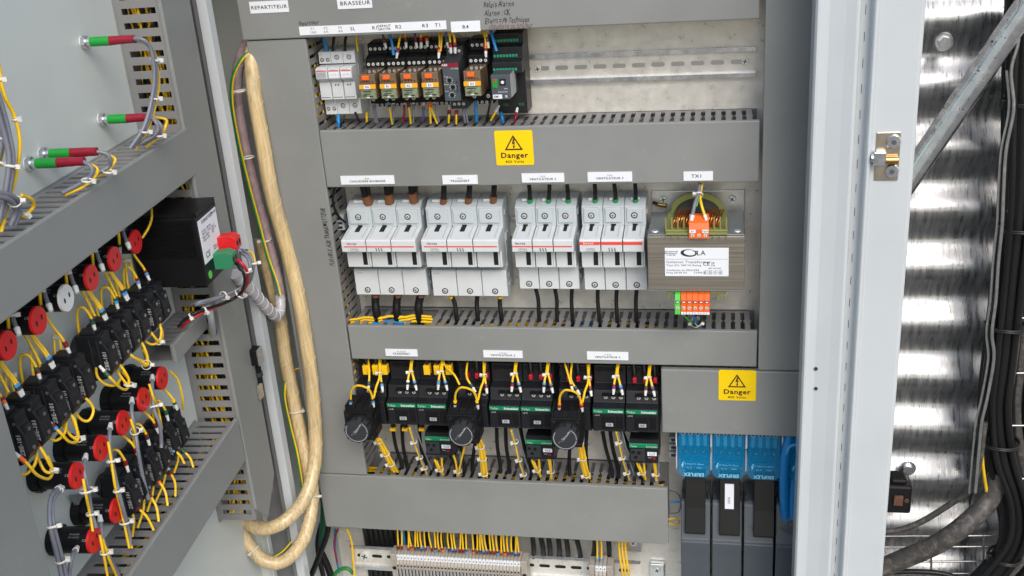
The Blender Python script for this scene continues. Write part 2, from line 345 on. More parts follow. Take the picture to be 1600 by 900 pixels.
# lock striker bracket on the jamb
bk = thing('hinge_bracket', 'small zinc hinge bracket with two screws on the pale door frame', 'bracket', (.513, -.205, .26))
part('plate', G().box(.4985, .5265, -.2050, -.2025, .229, .289, .0012), 'hinge', bk)
part('barrel', G().cyl((.4935, -.2085, .2585), 'x', .0050, .016, 20), 'zinc', bk)
part('barrel', G().box(.4960,.510,-.214,-.205,.2495,.2665,.001), 'zinc', bk)
part('brass_pin', G().cyl((.5105, -.2085, .2555), 'x', .0050, .014, 16), 'brass', bk)
for z in (.277, .241):
    s_ = part('screw', G().cyl((.5185, -.2052, z), 'y', .0088, -.003, 24, .0075), 'zinc', bk)
    part('socket', G().cyl((.5185, -.2083, z), 'y', .0032, -.0004, 6, smooth=False), 'shroud', s_, root=bk)
# ------------------------------------------------------------------ ducts
def fingers(t, p0, along, depth, nrm, n, pitch, fw, dep, skip=(), notch=True, b0=.012, b1=.006, mat_='ductin', root=None):
    """a slotted wall: back strip, front strip and the fingers between; p0 is the corner at the plate"""
    p0, al, de, nr = [Vector(v) for v in (p0, along, depth, nrm)]; th = .0018; L = n*pitch+fw
    def slab(a0, a1, d0, d1):
        c = [p0+al*a+de*d+nr*k for k in (0, -th) for d in (d0, d1) for a in (a0, a1)]
        return G().add(c, [(0,1,3,2),(4,6,7,5),(0,4,5,1),(2,3,7,6),(0,2,6,4),(1,5,7,3)])
    part('side_wall', slab(0, L, 0, b0), mat_, t, root=root); part('wall_edge', slab(0, L, dep-b1, dep), mat_, t, root=root)
    m0, m1, q0, q1 = b0, dep-b1, (b0+dep-b1)/2-.003, (b0+dep-b1)/2+.003
    e = (pitch-fw)*.32 if notch else 0
    pr = [(0,m0),(fw,m0),(fw,q0),(fw+e,q0+.002),(fw+e,q1-.002),(fw,q1),(fw,m1),(0,m1),(0,q1),(-e,q1-.002),(-e,q0+.002),(0,q0)] if notch else [(0,m0),(fw,m0),(fw,m1),(0,m1)]
    k = len(pr); g = G(); top = [p0+al*a+de*d for a, d in pr]; bot = [v-nr*th for v in top]
    g.add(top+bot, [tuple(range(k)), tuple(range(k, 2*k))[::-1]]+[(i, i+k, (i+1)%k+k, (i+1)%k) for i in range(k)])
    f0 = part('finger', g, mat_, t, root=root)
    for i in range(1, n+1):
        if i in skip: continue
        inst(f0, al*(i*pitch))
def fill_wires(t, a, b, w_, n, mats, r=.0017, root=None, seed=1, name='wire_fill'):
    """loose wires lying lengthwise inside a duct"""
    rnd = random.Random(seed); a, b = Vector(a), Vector(b)
    by = {}
    for i in range(n):
        m = mats[i % len(mats)]; g = by.setdefault(m, G())
        pts = []
        for k in range(9):
            pts.append(a.lerp(b, k/8)+Vector([rnd.uniform(-1, 1)*q for q in w_]))
        g.tube(pts, r, 6, 3)
    for m, g in by.items():
        o = part(name, g, m, t, root=root); o['kind'] = 'stuff'
YD = -.0755
def hduct(label, x0, x1, z0, z1, skip=(), start=.004, fill=None, both=False, ytop=None):
    t = thing('cable_duct', label, 'cable duct', ((x0+x1)/2, 0, z0))
    part('cover', G().box(x0, x1, -.0825, -.0745, z0, z1, .0016), 'duct', t)
    part('base', G().box(x0+.002, x1-.002, -.0035, -.0005, z0+.003, z1-.003), 'ductin', t)
    part('inner_lining', G().box(x0+.002, x1-.002, -.0730, -.0040, z0+.0265, z0+.0275), 'dark', t) if False else None
    n = int((x1-x0-start-.016)/.0138)
    fingers(t, (x0+start, 0, z1-.003), (1,0,0), (0,-1,0), (0,0,1), n, .0138, .0078, .0755, skip, b0=.0095, b1=.0050)
    if both: fingers(t, (x0+start, 0, z0+.005), (1,0,0), (0,-1,0), (0,0,1), n, .0138, .0086, .0755)
    else: part('side_wall', G().box(x0+.002, x1-.002, -.0745, -.0036, z0+.003, z0+.005), 'ductin', t)
    if fill: fill_wires(t, (x0+.01, -.040, z1-.030), (x1-.01, -.040, z1-.034), (.002, .026, .014), fill[0], fill[1], seed=fill[2])
    return t
d1 = thing('cable_duct', 'top grey cable duct cover carrying handwriting and the name strips', 'cable duct', (0, 0, .407))
part('cover', G().box(-.339, .3645, -.0850, -.0745, .4075, .545, .0018), 'duct', d1)
part('base', G().box(-.33, .36, -.0035, -.0005, .411, .54), 'ductin', d1)
fingers(d1, (-.24, 0, .412), (1,0,0), (0,-1,0), (0,0,1), 43, .0138, .0086, .0745)
d2 = hduct('grey cable duct bearing the upper danger sign under the relay row', -.2465, .3675, .1915, .2760, fill=(14, ('yellow','black','violet','greyw'), 3))
d3 = hduct('grey cable duct below the white fuse holders and the transformer', -.2450, .3695, -.0870, -.0300, skip=(2,5,7,8), fill=(30, ('yellow','yellow','rubber','yellow','blue'), 4))
d4 = hduct('long grey cable duct below the black contactors with blank cover', -.3330, .2390, -.4040, -.3000, start=.094, fill=(20, ('yellow','rubber','rubber'), 5))
d5 = thing('cable_duct', 'short grey duct bearing the lower danger sign above the blue blocks', 'cable duct', (.34, 0, -.197))
part('cover', G().box(.2325, .4700, -.0855, -.0745, -.1990, -.0925, .0016), 'duct', d5)
part('base', G().box(.236, .468, -.0035, -.0005, -.194, -.096), 'ductin', d5)
fingers(d5, (.237, 0, -.0955), (1,0,0), (0,-1,0), (0,0,1), 15, .0138, .0086, .0745)
# verticals
d6 = thing('cable_duct', 'wide vertical grey duct left of the white fuse holders', 'cable duct', (-.29, 0, -.30))
part('cover', G().box(-.3355, -.2475, -.0820, -.0745, -.2985, .4062, .0016), 'duct', d6)
part('base', G().box(-.333, -.250, -.0035, -.0005, -.296, .404), 'ductin', d6)
fingers(d6, (-.2505, 0, -.296), (0,0,1), (0,-1,0), (1,0,0), 50, .0138, .0086, .0745)
part('side_wall', G().box(-.335, -.333, -.0745, -.0005, -.296, .404), 'ductin', d6)
fill_wires(d6, (-.262, -.045, -.29), (-.262, -.045, .40), (.010, .024, .002), 16, ('yellow','rubber','yellow','violet'), seed=8)
d7 = thing('cable_duct', 'vertical grey duct along the right edge beside the door frame', 'cable duct', (.42, 0, -.09))
part('cover', G().box(.3715, .4680, -.0835, -.0745, -.0915, .545, .0016), 'duct', d7)
part('base', G().box(.374, .465, -.0035, -.0005, -.09, .54), 'ductin', d7)
fingers(d7, (.3745, 0, -.088), (0,0,1), (0,-1,0), (-1,0,0), 44, .0138, .0086, .0745)
# ------------------------------------------------------------------ rails
def rail(label, x0, x1, zc, y0=0, h=.040, slots=True, ofs=0, m='zinc'):
    t = thing('mounting_rail', label, 'rail', ((x0+x1)/2, y0, zc))
    a = h/2; dz = [(y0-.0005,-a+.007),(y0-.0015,-a+.007),(y0-.0075,-a+.006),(y0-.0085,-a),(y0-.0070,-a),(y0-.0060,-a+.0045),(y0-.0005,-a+.0055)]
    web = G().box(x0, x1, y0-.0017, y0-.0003, zc-a+.006, zc+a-.006)
    part('web', web, 'galv', t)
    for s_ in (1, -1):
        g = G(); g.prism([(y0-.0010, zc+s_*(a-.0062)),(y0-.0082, zc+s_*(a-.0058)),(y0-.0082, zc+s_*a),(y0-.0068, zc+s_*a),(y0-.0068, zc+s_*(a-.0045)),(y0-.0010, zc+s_*(a-.0050))], 'x', x0, x1)
        part('flange', g, m, t)
    if slots:
        x = x0+.012+ofs
        while x < x1-.02:
            n_ = 8; r_ = .0031; L = .0125; vs = []
            for k in range(2*n_):
                a_ = math.pi*k/(n_-1)-math.pi/2 if k < n_ else math.pi*(k-n_)/(n_-1)+math.pi/2
                cx = x+(L if k < n_ else 0); vs.append((cx+math.cos(a_)*r_, y0-.0019, zc+math.sin(a_)*r_))
            part('slot', G().add(vs, [tuple(range(2*n_))]), slots, t); x += .0270
    return t
rl1 = rail('long zinc rail with oval slots beside the relays', -.25, .3630, .3385, 0, .041, 'slotmetal', ofs=.0035)
for px, py in ((840,108),(1164,96)):
    p = P(px, py, -.003); screw(rl1, (p.x, -.0019, p.z), .0052, h=.0025)
rl2 = rail('zinc rail glimpsed behind the white fuse holders', -.24, .205, .100, 0, .036, None)
rl3 = rail('zinc rail glimpsed behind the black contactors', -.24, .232, -.165, 0, .036, None)
# lower rail on brackets
rl4 = rail('lower zinc rail carrying the beige terminal blocks', -.315, .190, -.497, -.03, .050, 'dark')
screw(rl4, (-.292, -.0322, -.497), .0090, h=.004)
br = thing('rail_bracket', 'angled dark steel bracket holding the left end of lower rail', 'bracket', (-.26, -.02, -.46))
part('bracket_arm', G().prism([(-.295,-.50),(-.262,-.50),(-.250,-.43),(-.275,-.43)], 'y', -.004, -.020), 'irontop', br)
screw(br, (-.262, -.0205, -.438), .006)
br = thing('rail_bracket', 'small zinc bracket with bolt at the right end of lower rail', 'bracket', (.20, -.02, -.47))
part('bracket_arm', G().box(.160, .192, -.028, -.0005, -.462, -.425, .002), 'zinc', br); screw(br, (.178, -.0285, -.444), .006)
br = thing('foot_bracket', 'small zinc foot bracket with bolt standing left of grey shrouds', 'bracket', (.215, -.01, -.50))
part('bracket_arm', G().box(.203, .228, -.010, -.0005, -.560, -.497, .002), 'zinc', br); screw(br, (.215, -.0105, -.510), .0065)
# ------------------------------------------------------------------ outside on the right: strut, cables, mesh tray
p0, p1 = P(1625,-16,-.02), P(1400,314,.035)
st = thing('diagonal_strut', 'muddy galvanised steel strut leaning across the corrugated wall', 'strut', p1)
dirv = (p1-p0).normalized(); side = dirv.cross(Vector((0,1,0))).normalized(); yv = dirv.cross(side)
def strip(a, b, prof_):
    g = G(); k = len(prof_); vs = [q+side*u+yv*v for q in (a, b) for u, v in prof_]
    g.add(vs, [tuple(range(k))[::-1], tuple(range(k, 2*k))]+[(i, (i+1)%k, (i+1)%k+k, i+k) for i in range(k)]); return g
sgn = 1 if yv.y > 0 else -1
SU = 1 if side.x < 0 else -1; yv = yv if yv.y < 0 else -yv
part('flat_flange', strip(p0, p1, [(SU*.004,-.004),(SU*.0175,-.004),(SU*.0175,-.007),(SU*.004,-.007)]), 'strut', st)
part('flattened_tube', G().tube([p0-side*SU*.0020, p1-side*SU*.0020], .0120, 32), 'strut', st)
# mesh tray
mt = thing('wire_mesh_tray', 'galvanised wire mesh cable tray behind the black cables', 'cable tray', P(1500, 860, .07))
for y_ in (838, 855, 878, 897, 925):
    part('wire_rod', G().tube([P(1360, y_, .07), P(1700, y_-2, .07)], .0018, 8), 'steelwire', mt)
for x_ in (1455, 1537, 1640):
    part('wire_rod', G().tube([P(x_, 838, .066), P(x_, 940, .066)], .0018, 8), 'steelwire', mt)
for y_ in (150, 330, 497, 583, 665, 748):
    part('wire_rod', G().tube([P(1568, y_, .03), P(1660, y_, .03)], .0018, 8), 'steelwire', mt)
wv = [(1596,-20),(1592,60),(1580,110),(1584,170),(1572,235),(1568,300),(1566,350),(1560,410),(1556,470),(1550,520),(1553,560),(1543,620),(1534,660),(1530,700),(1524,770)]
part('wire_rod', G().tube([P(x, y, -.012) for x, y in wv], .0023, 8), 'steelwire', mt, 'wavy upright wire rod')
part('wire_rod', G().tube([P(x-7-(y/300), y, -.006) for x, y in wv[2:]], .0018, 8), 'steelwire', mt)
vc = [(( -4,-30),(-10,160),(-14,355),(-24,520),(-30,640),(-24,700),(-5,800),(-22,870),(-60,930)), .0068]
cables = [(1604,.02,.0085),(1590,.035,.0078),(1616,.03,.0085),(1630,.04,.0085),(1600,.05,.0075),(1650,.05,.009),(1578,.05,.0060)]
tr = [(0,-40),(-4,120),(-9,300),(-20,430),(-34,560),(-42,640),(-36,720),(-14,790),(-16,850),(-55,905),(-90,950)]
wh = ['leftmost black cable of the bundle in front of the corrugated wall','slim black cable second from left in the outdoor bundle','thick muddy black cable in the middle of the outdoor bundle','thick black cable right of the middle in the outdoor bundle','black cable buried behind the middle of the outdoor bundle','rightmost black cable at the right picture edge','thin black cable hugging the wavy wire rod']
for k_ in range(6):
    cables.append((1583+k_*9+random.uniform(-3,3), random.uniform(.0,.04), random.uniform(.0042,.0058))); wh.append(['first','second','third','fourth','fifth','sixth'][k_]+' of the thin black cables woven through the outdoor bundle, from left')
for (x, y, r), l in zip(cables, wh):
    pts = [P(x+a*(1+.1*random.random())+random.uniform(-3, 3), b, y+random.uniform(-.004, .004)) for a, b in tr]
    single('black_cable', G().tube(pts, r, 12), 'dirty_rubber' if 'muddy' in l or 'middle' in l else 'rubber', l, 'cable', group='black cables running down the outside wall')
single('black_cable', G().tube(W((1670,-30,.09),(1655,200,.09),(1625,500,.09),(1610,620,.09),(1600,690,.09),(1575,760,.10)), .011, 12), 'rubber', 'thick black cable behind the bundle bending at far right', 'cable', group='black cables running down the outside wall')
for i, (x, y, wd) in enumerate(((1601,160,.030),(1592,355,.030),(1572,508,.030),(1562,690,.030),(1570,868,.026))):
    c = P(x, y, .022); g = G(); n = 20
    pts = [c+Vector((math.cos(2*math.pi*k/n)*wd*.92, math.sin(2*math.pi*k/n)*.026, .0008*math.sin(k))) for k in range(n+1)]
    [g.tube([v+Vector((0,0,q)) for v in pts], .0017, 6, 1, cap=False) for q in (-.0014,.0014)]; g.box(c.x-wd*.92-.004, c.x-wd*.92+.003, c.y-.010, c.y+.002, c.z-.006, c.z+.006, .001)
    single('cable_tie', g, 'blacktie', ['topmost','second','third','fourth','lowest'][i]+' black nylon tie round the outdoor cable bundle', 'cable tie', group='ties on the outdoor bundle')
single('black_cable', G().tube(W((1340,905,.01),(1400,878,.01),(1460,852,.0),(1505,822,.0),(1545,782,.02),(1560,740,.03)), .0155, 14), 'dirty_rubber', 'very thick muddy cable sweeping left under the outdoor bundle', 'cable')
single('black_cable', G().tube(W((1345,832,.03),(1400,829,.03),(1440,815,.03),(1490,784,.02),(1518,762,.0),(1530,720,-.004),(1538,660,.0)), .0050, 10), 'dirty_rubber', 'thin muddy cable curving left below the rusty gadget', 'cable')
single('black_cable', G().tube(W((1365,895,.05),(1430,893,.05),(1480,898,.05),(1540,920,.05)), .0045, 10), 'rubber', 'thin black cable lying on the mesh tray at the bottom', 'cable')
single('earth_cable', G().tube(W((1534,690,-.002),(1536,730,.0),(1545,790,.03)), .0025, 8), 'yellow', 'short green yellow wire peeking out beside the outdoor cables', 'cable')
jb = thing('beam_clamp', 'black rusty clamp on the corrugated wall beside the frame', 'clamp', P(1403, 765, .07))
c = P(1403, 765, .07)
part('clamp_body', G().box(c.x-.030, c.x+.018, .045, .085, c.z-.030, c.z+.022, .004), 'rubber', jb)
part('clamp_lug', G().box(c.x-.014, c.x+.010, .050, .080, c.z+.0225, c.z+.031, .003), 'rubber', jb)
part('rusty_nut', G().box(c.x-.010, c.x+.004, .040, .0448, c.z-.012, c.z+.006, .001), 'rust', jb); screw(jb, (c.x+.010, .0445, c.z-.004), .004, m='rust')
# ------------------------------------------------------------------ labels and signs
def label_strip(x0, y0, x1, y1, lab, words, ya=-.0828, extra=0):
    """pixel corners top-left / bottom-right on the cover plane"""
    a, b = P(x0, y0, ya), P(x1, y1, ya); z1_, z0_ = a.z, b.z
    t = thing('name_label', lab, 'label', ((a.x+b.x)/2, ya, z0_))
    part('sticker', G().box(a.x, b.x, ya-.0006-extra, ya+.0003, z0_, z1_), 'label', t)
    for s, size, fx, fz, m in words:
        text(t, s, size, (a.x+(b.x-a.x)*fx, ya-.0009-extra, z0_+(z1_-z0_)*fz), m, sx=1.15, bold=.0001)
    return t
label_strip(389, 3, 452, 18.5, 'white sticker reading REPARTITEUR at the top left', [('REPARTITEUR', .0068, .5, .48, 'ink')], -.0853)
label_strip(526, -3, 582, 12, 'white sticker reading BRASSEUR at the top edge', [('BRASSEUR', .0075, .52, .48, 'ink')], -.0853)
t = label_strip(467, 42, 698, 45.5, 'long white name strip reading from F1 16A to T1 over the relays',
    [('F1\n16A', .0046, .095, .5, 'dimink'), ('F2\n6A', .0046, .185, .5, 'dimink'), ('F3\n4A', .0046, .285, .5, 'dimink'), ('SL', .0062, .37, .5, 'ink'), ('R1', .0062, .522, .5, 'ink'), ('DEFAUT\nSACTIR', .0042, .585, .5, 'handink'), ('R2', .0066, .68, .5, 'ink'), ('R3', .0066, .86, .5, 'ink'), ('T1', .0066, .945, .5, 'ink')], -.0853)
label_strip(704, 34, 751, 48.5, 'short white name strip reading R4 above the right relay', [('R4', .0066, .5, .45, 'ink')], -.0853)
for x0, y0, x1, y1, a, b, lab in ((532,275,617,287,'80A','CHAUDIERE BIOMASSE','white sticker reading CHAUDIERE BIOMASSE over the leftmost fuse holder'),
   (691,274,747,287,'60A','TRANSFERT','white sticker reading TRANSFERT over the second fuse holder'),(815,271,882,284,'32A','VENTILATEUR 2','white sticker reading VENTILATEUR 2 over the third fuse holder'),
   (918,269,988,283,'32A','VENTILATEUR 3','white sticker reading VENTILATEUR over the rightmost fuse holder'),(602,545,653,556.5,'18.5KW','TRANSFERT','white sticker reading TRANSFERT over the left contactors'),
   (755,547,817,559,'11KW','VENTILATEUR 2','white sticker reading VENTILATEUR over the middle contactors'),(917,549,982,562.5,'11KW','VENTILATEUR 3','white sticker reading VENTILATEUR over the right contactors')):
    label_strip(x0, y0, x1, y1, lab, [(a, .0036, .5, .66, 'dimink'), (b, .0042, .5, .36, 'ink')], -.0828, .0008)
label_strip(1068, 268, 1114, 281.5, 'small white sticker reading TX1 above the transformer', [('TX1', .0066, .45, .5, 'ink')], -.0828, .0008)
def danger(px, py, lab, ya):
    a = P(px, py, ya); s = .0535; h = .0495; x0, z0 = a.x-s/2, a.z-h/2
    t = thing('danger_sign', lab, 'sign', (a.x, ya, z0)); n = 6; r = .0025; vs = []
    for cx, cz, a0 in ((x0+s-r, z0+h-r, 0),(x0+r, z0+h-r, 90),(x0+r, z0+r, 180),(x0+s-r, z0+r, 270)):
        for k in range(n): vs.append((cx+math.cos(R(a0+90*k/(n-1)))*r, cz+math.sin(R(a0+90*k/(n-1)))*r))
    part('vinyl', G().prism(vs, 'y', ya+.0004, ya-.0007), 'sign', t)
    cx = a.x-.0005; zt = z0+h*.875; zb = z0+h*.44; hw = .0130; y_ = ya-.0010
    tri = G(); o_ = [(cx, zt), (cx+hw, zb), (cx-hw, zb)]; cc = (cx, zb+(zt-zb)*.36); i_ = [(cc[0]+(p[0]-cc[0])*.74, cc[1]+(p[1]-cc[1])*.74) for p in o_]
    tri.add([(p[0], y_, p[1]) for p in o_+i_], [(0,1,4,3),(1,2,5,4),(2,0,3,5)]); part('triangle', tri, 'darkbrown', t)
    b = [(-.05,1),(-.55,-.12),(.08,.0),(-.10,-.50),(-.38,-.42),(.06,-1),(.46,-.52),(.20,-.50),(.55,.36),(.06,.20),(.55,.95)]
    m_ = .0058; bz = zb+(zt-zb)*.43
    part('lightning_bolt', G().add([(cx+x*m_*.75, y_, bz+z*m_*1.25) for x, z in b], [tuple(range(len(b)))]), 'darkbrown', t)
    text(t, 'Danger', .0105, (cx, y_, z0+h*.285), 'darkbrown', bold=.00022, sx=1.12); text(t, '400 Volts', .0054, (cx, y_, z0+h*.105), 'darkbrown', bold=.0001, sx=1.12)
danger(803.5, 231, 'yellow danger 400 volts sign on the duct under the relays', -.0826)
danger(1152, 602, 'yellow danger 400 volts sign above the blue distribution blocks', -.0857)
# handwriting on the covers
def hnote(lines, lab, o, ang=0):
    t = thing('handwriting', lab, 'handwriting', o)
    for s, size, px, py, ya, m in lines: hand(t, s, size, P(px, py, ya), m, ang=ang, tall=1.35)
hnote([('Relais Alarme', .0080, 755, 8, -.0852, 'handink'), ('Alarme : OK', .0078, 757, 21, -.0852, 'handink'), ('Eteint = Pb Technique', .0074, 757, 33, -.0852, 'handink'), ('chaudiere ou bruleur', .0074, 763, 42, -.0852, 'brownink')], 'four lines of pen handwriting on the top duct cover', P(790, 25, -.085))
hnote([('Repartiteur', .0062, 467, 37.5, -.0852, 'handink')], 'small black handwritten word above the long name strip', P(480, 37, -.085), 2)
t = thing('handwriting', 'upright black handwriting reading FUSIBLE AUX TRANSMETTEUR on the left duct', 'handwriting', P(518, 370, -.082))
hand(t, 'FUSIBLE AUX TRANSMETTEUR', .0088, P(520, 416, -.0824), 'handink', ang=92, tall=1.15)
# ------------------------------------------------------------------ fuse holders (second row)
def fuse_holder(label, x0, w_, zb, red, small=False):
    t = thing('fuse_holder', label, 'fuse holder', (x0+w_*1.5, -.03, zb), group='white fuse holders in the second row')
    k = .001 if small else 0
    for i in range(3):
        a, b = x0+i*w_+.0003, x0+(i+1)*w_-.0003; c = (a+b)/2; dx = -.0035   # the carrier sits a little left of the base
        # base: lower body, terminal head
        pr = [(-.010, zb),(-.060, zb),(-.060, zb+.042),(-.046, zb+.044),(-.046, .108),(-.056, .122),(-.056, .150),(-.040, .158),(-.010, .158)]
        m = part('module', G().prism(pr, 'x', a, b, .0008), 'module', t)
        part('screw_panel', G().box(a+.003, b-.0045, -.0585, -.0562, .1265, .1485, .0012), 'module', m, root=t)
        part('lit_lower_face', G().box(a+.0006, b-.0006, -.0608, -.0598, zb+.0006, zb+.0400, .0004), 'white', m, root=t)  # paler sheet paints the stronger light on the lower front
        part('top_lip', G().box(a+.009, b-.009, -.0475, -.0410, .1560, .1600, .0005), 'white', m, root=t)
        # carrier
        pc = [(-.050, .1215),(-.060, .121),(-.0955, .1150),(-.0970, .1135),(-.0970, .0965),(-.0890, .0935),(-.0800, .0925),(-.0800, .0660),(-.060, .0640),(-.050, .066)]
        cr_ = part('carrier', G().prism(pc, 'x', a+.0004, b-.0004, .0008), 'white', t)
        part('red_line', G().box(a+.0004+(.004 if i == 0 and not small else 0), b-.0006-(.002 if i == 2 else 0), -.0975, -.0969, *((.1040, .1056) if not red else (.1072, .1114))), 'redline', cr_, root=t)
        part('window', G().box(b-.0125, b-.0060, -.0806, -.0799, .0700, .0905), 'dark', cr_, root=t)
        part('grip_groove', G().box(b-.0035, b-.0028, -.0804, -.0799, .067, .092), 'wgrey', cr_, root=t)
        # slope window
        s0 = Vector((c-.001, -.0705, .1198)); part('indicator_opening', G().prism([(-.0585,.1220),(-.0585,.1214),(-.0725,.1191),(-.0725,.1197)], 'x', c-.0045+k, c+.0025-k), 'dark', cr_, root=t)
        for q_ in (a+.004, b-.007): part('slope_rib', G().prism([(-.0590,.1228),(-.0590,.1212),(-.0900,.1160),(-.0900,.1170)], 'x', q_, q_+.0014), 'module', cr_, root=t)
        for zz_, yy_ in ((.1375,-.0586), (zb+.0085,-.0609)): part('screw_well', G().cyl((c if zz_ < .1 else c-.001, yy_, zz_), 'y', .0047, -.0002, 18), 'dark', m, root=t)
        part('opening_back', G().box(c-.0040, c+.0030, -.0565, -.0560, .1130, .1240), 'dark', m, root=t)
        screw(t, (c-.001, -.0589, .1375), .0033, h=.0008); 
        screw(t, (c, -.0612, zb+.0085), .0033, h=.0008)
        if i == 1:
            for q in range(3): part('current_mark', G().prism([(c-.0045+q*.004, .103),(c-.0035+q*.004, .1025),(c-.0022+q*.004, .0975),(c-.0034+q*.004, .0978)], 'y', -.0977, -.0972), 'charcoal', cr_, root=t)
        if i == 0:
            text(cr_, 'ferraz', .0042, (c-.002, -.0978, .1096), 'whiteink' if red else 'ink', bold=.0001, root=t, sx=1.3)
            text(cr_, 'CMS22', .0030, (c+.001, -.0978, .1010), 'ink', root=t, sx=1.3); text(cr_, '100A 690V', .0022, (c+.001, -.0978, .0982), 'greyink', root=t, sx=1.3)
            text(m, '22x58', .0024, (a+.008, -.0611, zb+.037), 'greyink', root=t, sx=1.3)
    # side ribs on the visible right flank
    xr = x0+3*w_
    for z_, h_ in ((zb+.012, .006), (zb+.026, .006), (.095, .012), (.135, .008)):
        part('side_clip', G().box(xr-.0004, xr+.0012, -.045, -.030, z_, z_+h_, .0004), 'wgrey', t)
    return t
FU = [(-.2315, .0382, .0125), (-.1095, .0386, .0115), (.0245, .0300, .0240), (.1215, .0307, .0230)]
FL = ['leftmost large white fuse holder with brown sleeved cables on top','second large white fuse holder from left with plain black cables','third white fuse holder with green sleeves and thin red line','rightmost white fuse holder with broad red line left of the transformer']
for i, ((x0, w_, zb), lab) in enumerate(zip(FU, FL)): fuse_holder(lab, x0, w_, zb, i == 3, i > 1)
# aux fuse carriers of the transmitter against the left duct
for k, (px, py) in enumerate(((535,345),(531,378),(533,405))):
    p = P(px, py, -.035); t = thing('fuse_terminal', ['upper','middle','lower'][k]+' small pale fuse terminal squeezed beside the left duct', 'terminal', p)
    part('body', G().box(p.x-.008, p.x+.006, -.045, -.012, p.z-.012, p.z+.012, .001), 'wgrey', t)
    for j in range(3): part('opening', G().box(p.x-.005, p.x+.003, -.0456, -.0449, p.z-.009+j*.007, p.z-.0055+j*.007), 'dark', t)
# ------------------------------------------------------------------ small white fuses, top row
t = None
for i in range(3):
    x0 = -.2465+i*.0182; x1 = x0+.0178; c = (x0+x1)/2
    t = thing('small_fuse_holder', ['small white fuse holder at the far left with two terminal openings','small white fuse holder in the middle of the top left three','small white fuse holder nearest the relays'][i], 'fuse holder', (c, -.03, .29), group='small white fuse holders')
    part('base', G().prism([(-.009,.2905),(-.045,.2905),(-.045,.3140),(-.036,.3150),(-.036,.362),(-.045,.3640),(-.045,.3805),(-.034,.3830),(-.009,.3830)], 'x', x0, x1, .0006), 'white', t)
    cr_ = part('carrier', G().prism([(-.036,.362),(-.060,.3620),(-.0665,.3600),(-.0665,.3465),(-.0580,.3400),(-.0580,.3150),(-.036,.3150)], 'x', x0+.0006, x1-.0002, .0006), 'white', t)
    part('rating_label', G().box(x0+.002, x1-.002, -.0670, -.0664, .3480, .3560), 'wgrey' if i == 0 else 'label', cr_, root=t)
    part('red_line', G().box(x0+.0018, x1-.0014, -.0671, -.0664, .3572, .3584), 'redline', cr_, root=t)
    text(cr_, 'ferraz', .0023, (c, -.0672, .3596), 'dimink', root=t, sx=1.2); text(cr_, '14x51 50A\nCMS14 690V', .0017, (c, -.0672, .3522), 'dimink', root=t, sx=1.1)
    part('lower_line', G().box(x0+.002, x1-.0026, -.0584, -.0579, .3180, .3186), 'charcoal', cr_, root=t)
    if i == 0:
        for z_ in (.3695, .2990):
            for d_ in (-.0042, .0044): part('terminal_opening', G().cyl((c+d_, -.0447, z_), 'y', .0028, -.0006, 14), 'charcoal', t); screw(t, (c+d_, -.0453, z_), .0018, h=.0004)
        text(t, 'N', .003, (x0+.004, -.0452, .3772), 'dimink')
    else:
        for z_ in (.3725, .3030): part('terminal_opening', G().cyl((c, -.0447, z_), 'y', .0035, -.0004, 16), 'charcoal', t); screw(t, (c, -.0450, z_), .0026, h=.0006)
        for d_ in (-.002, .002): part('led_hole', G().cyl((c+d_, -.0578, .3360), 'y', .0011, -.0006, 10), 'dark', t)
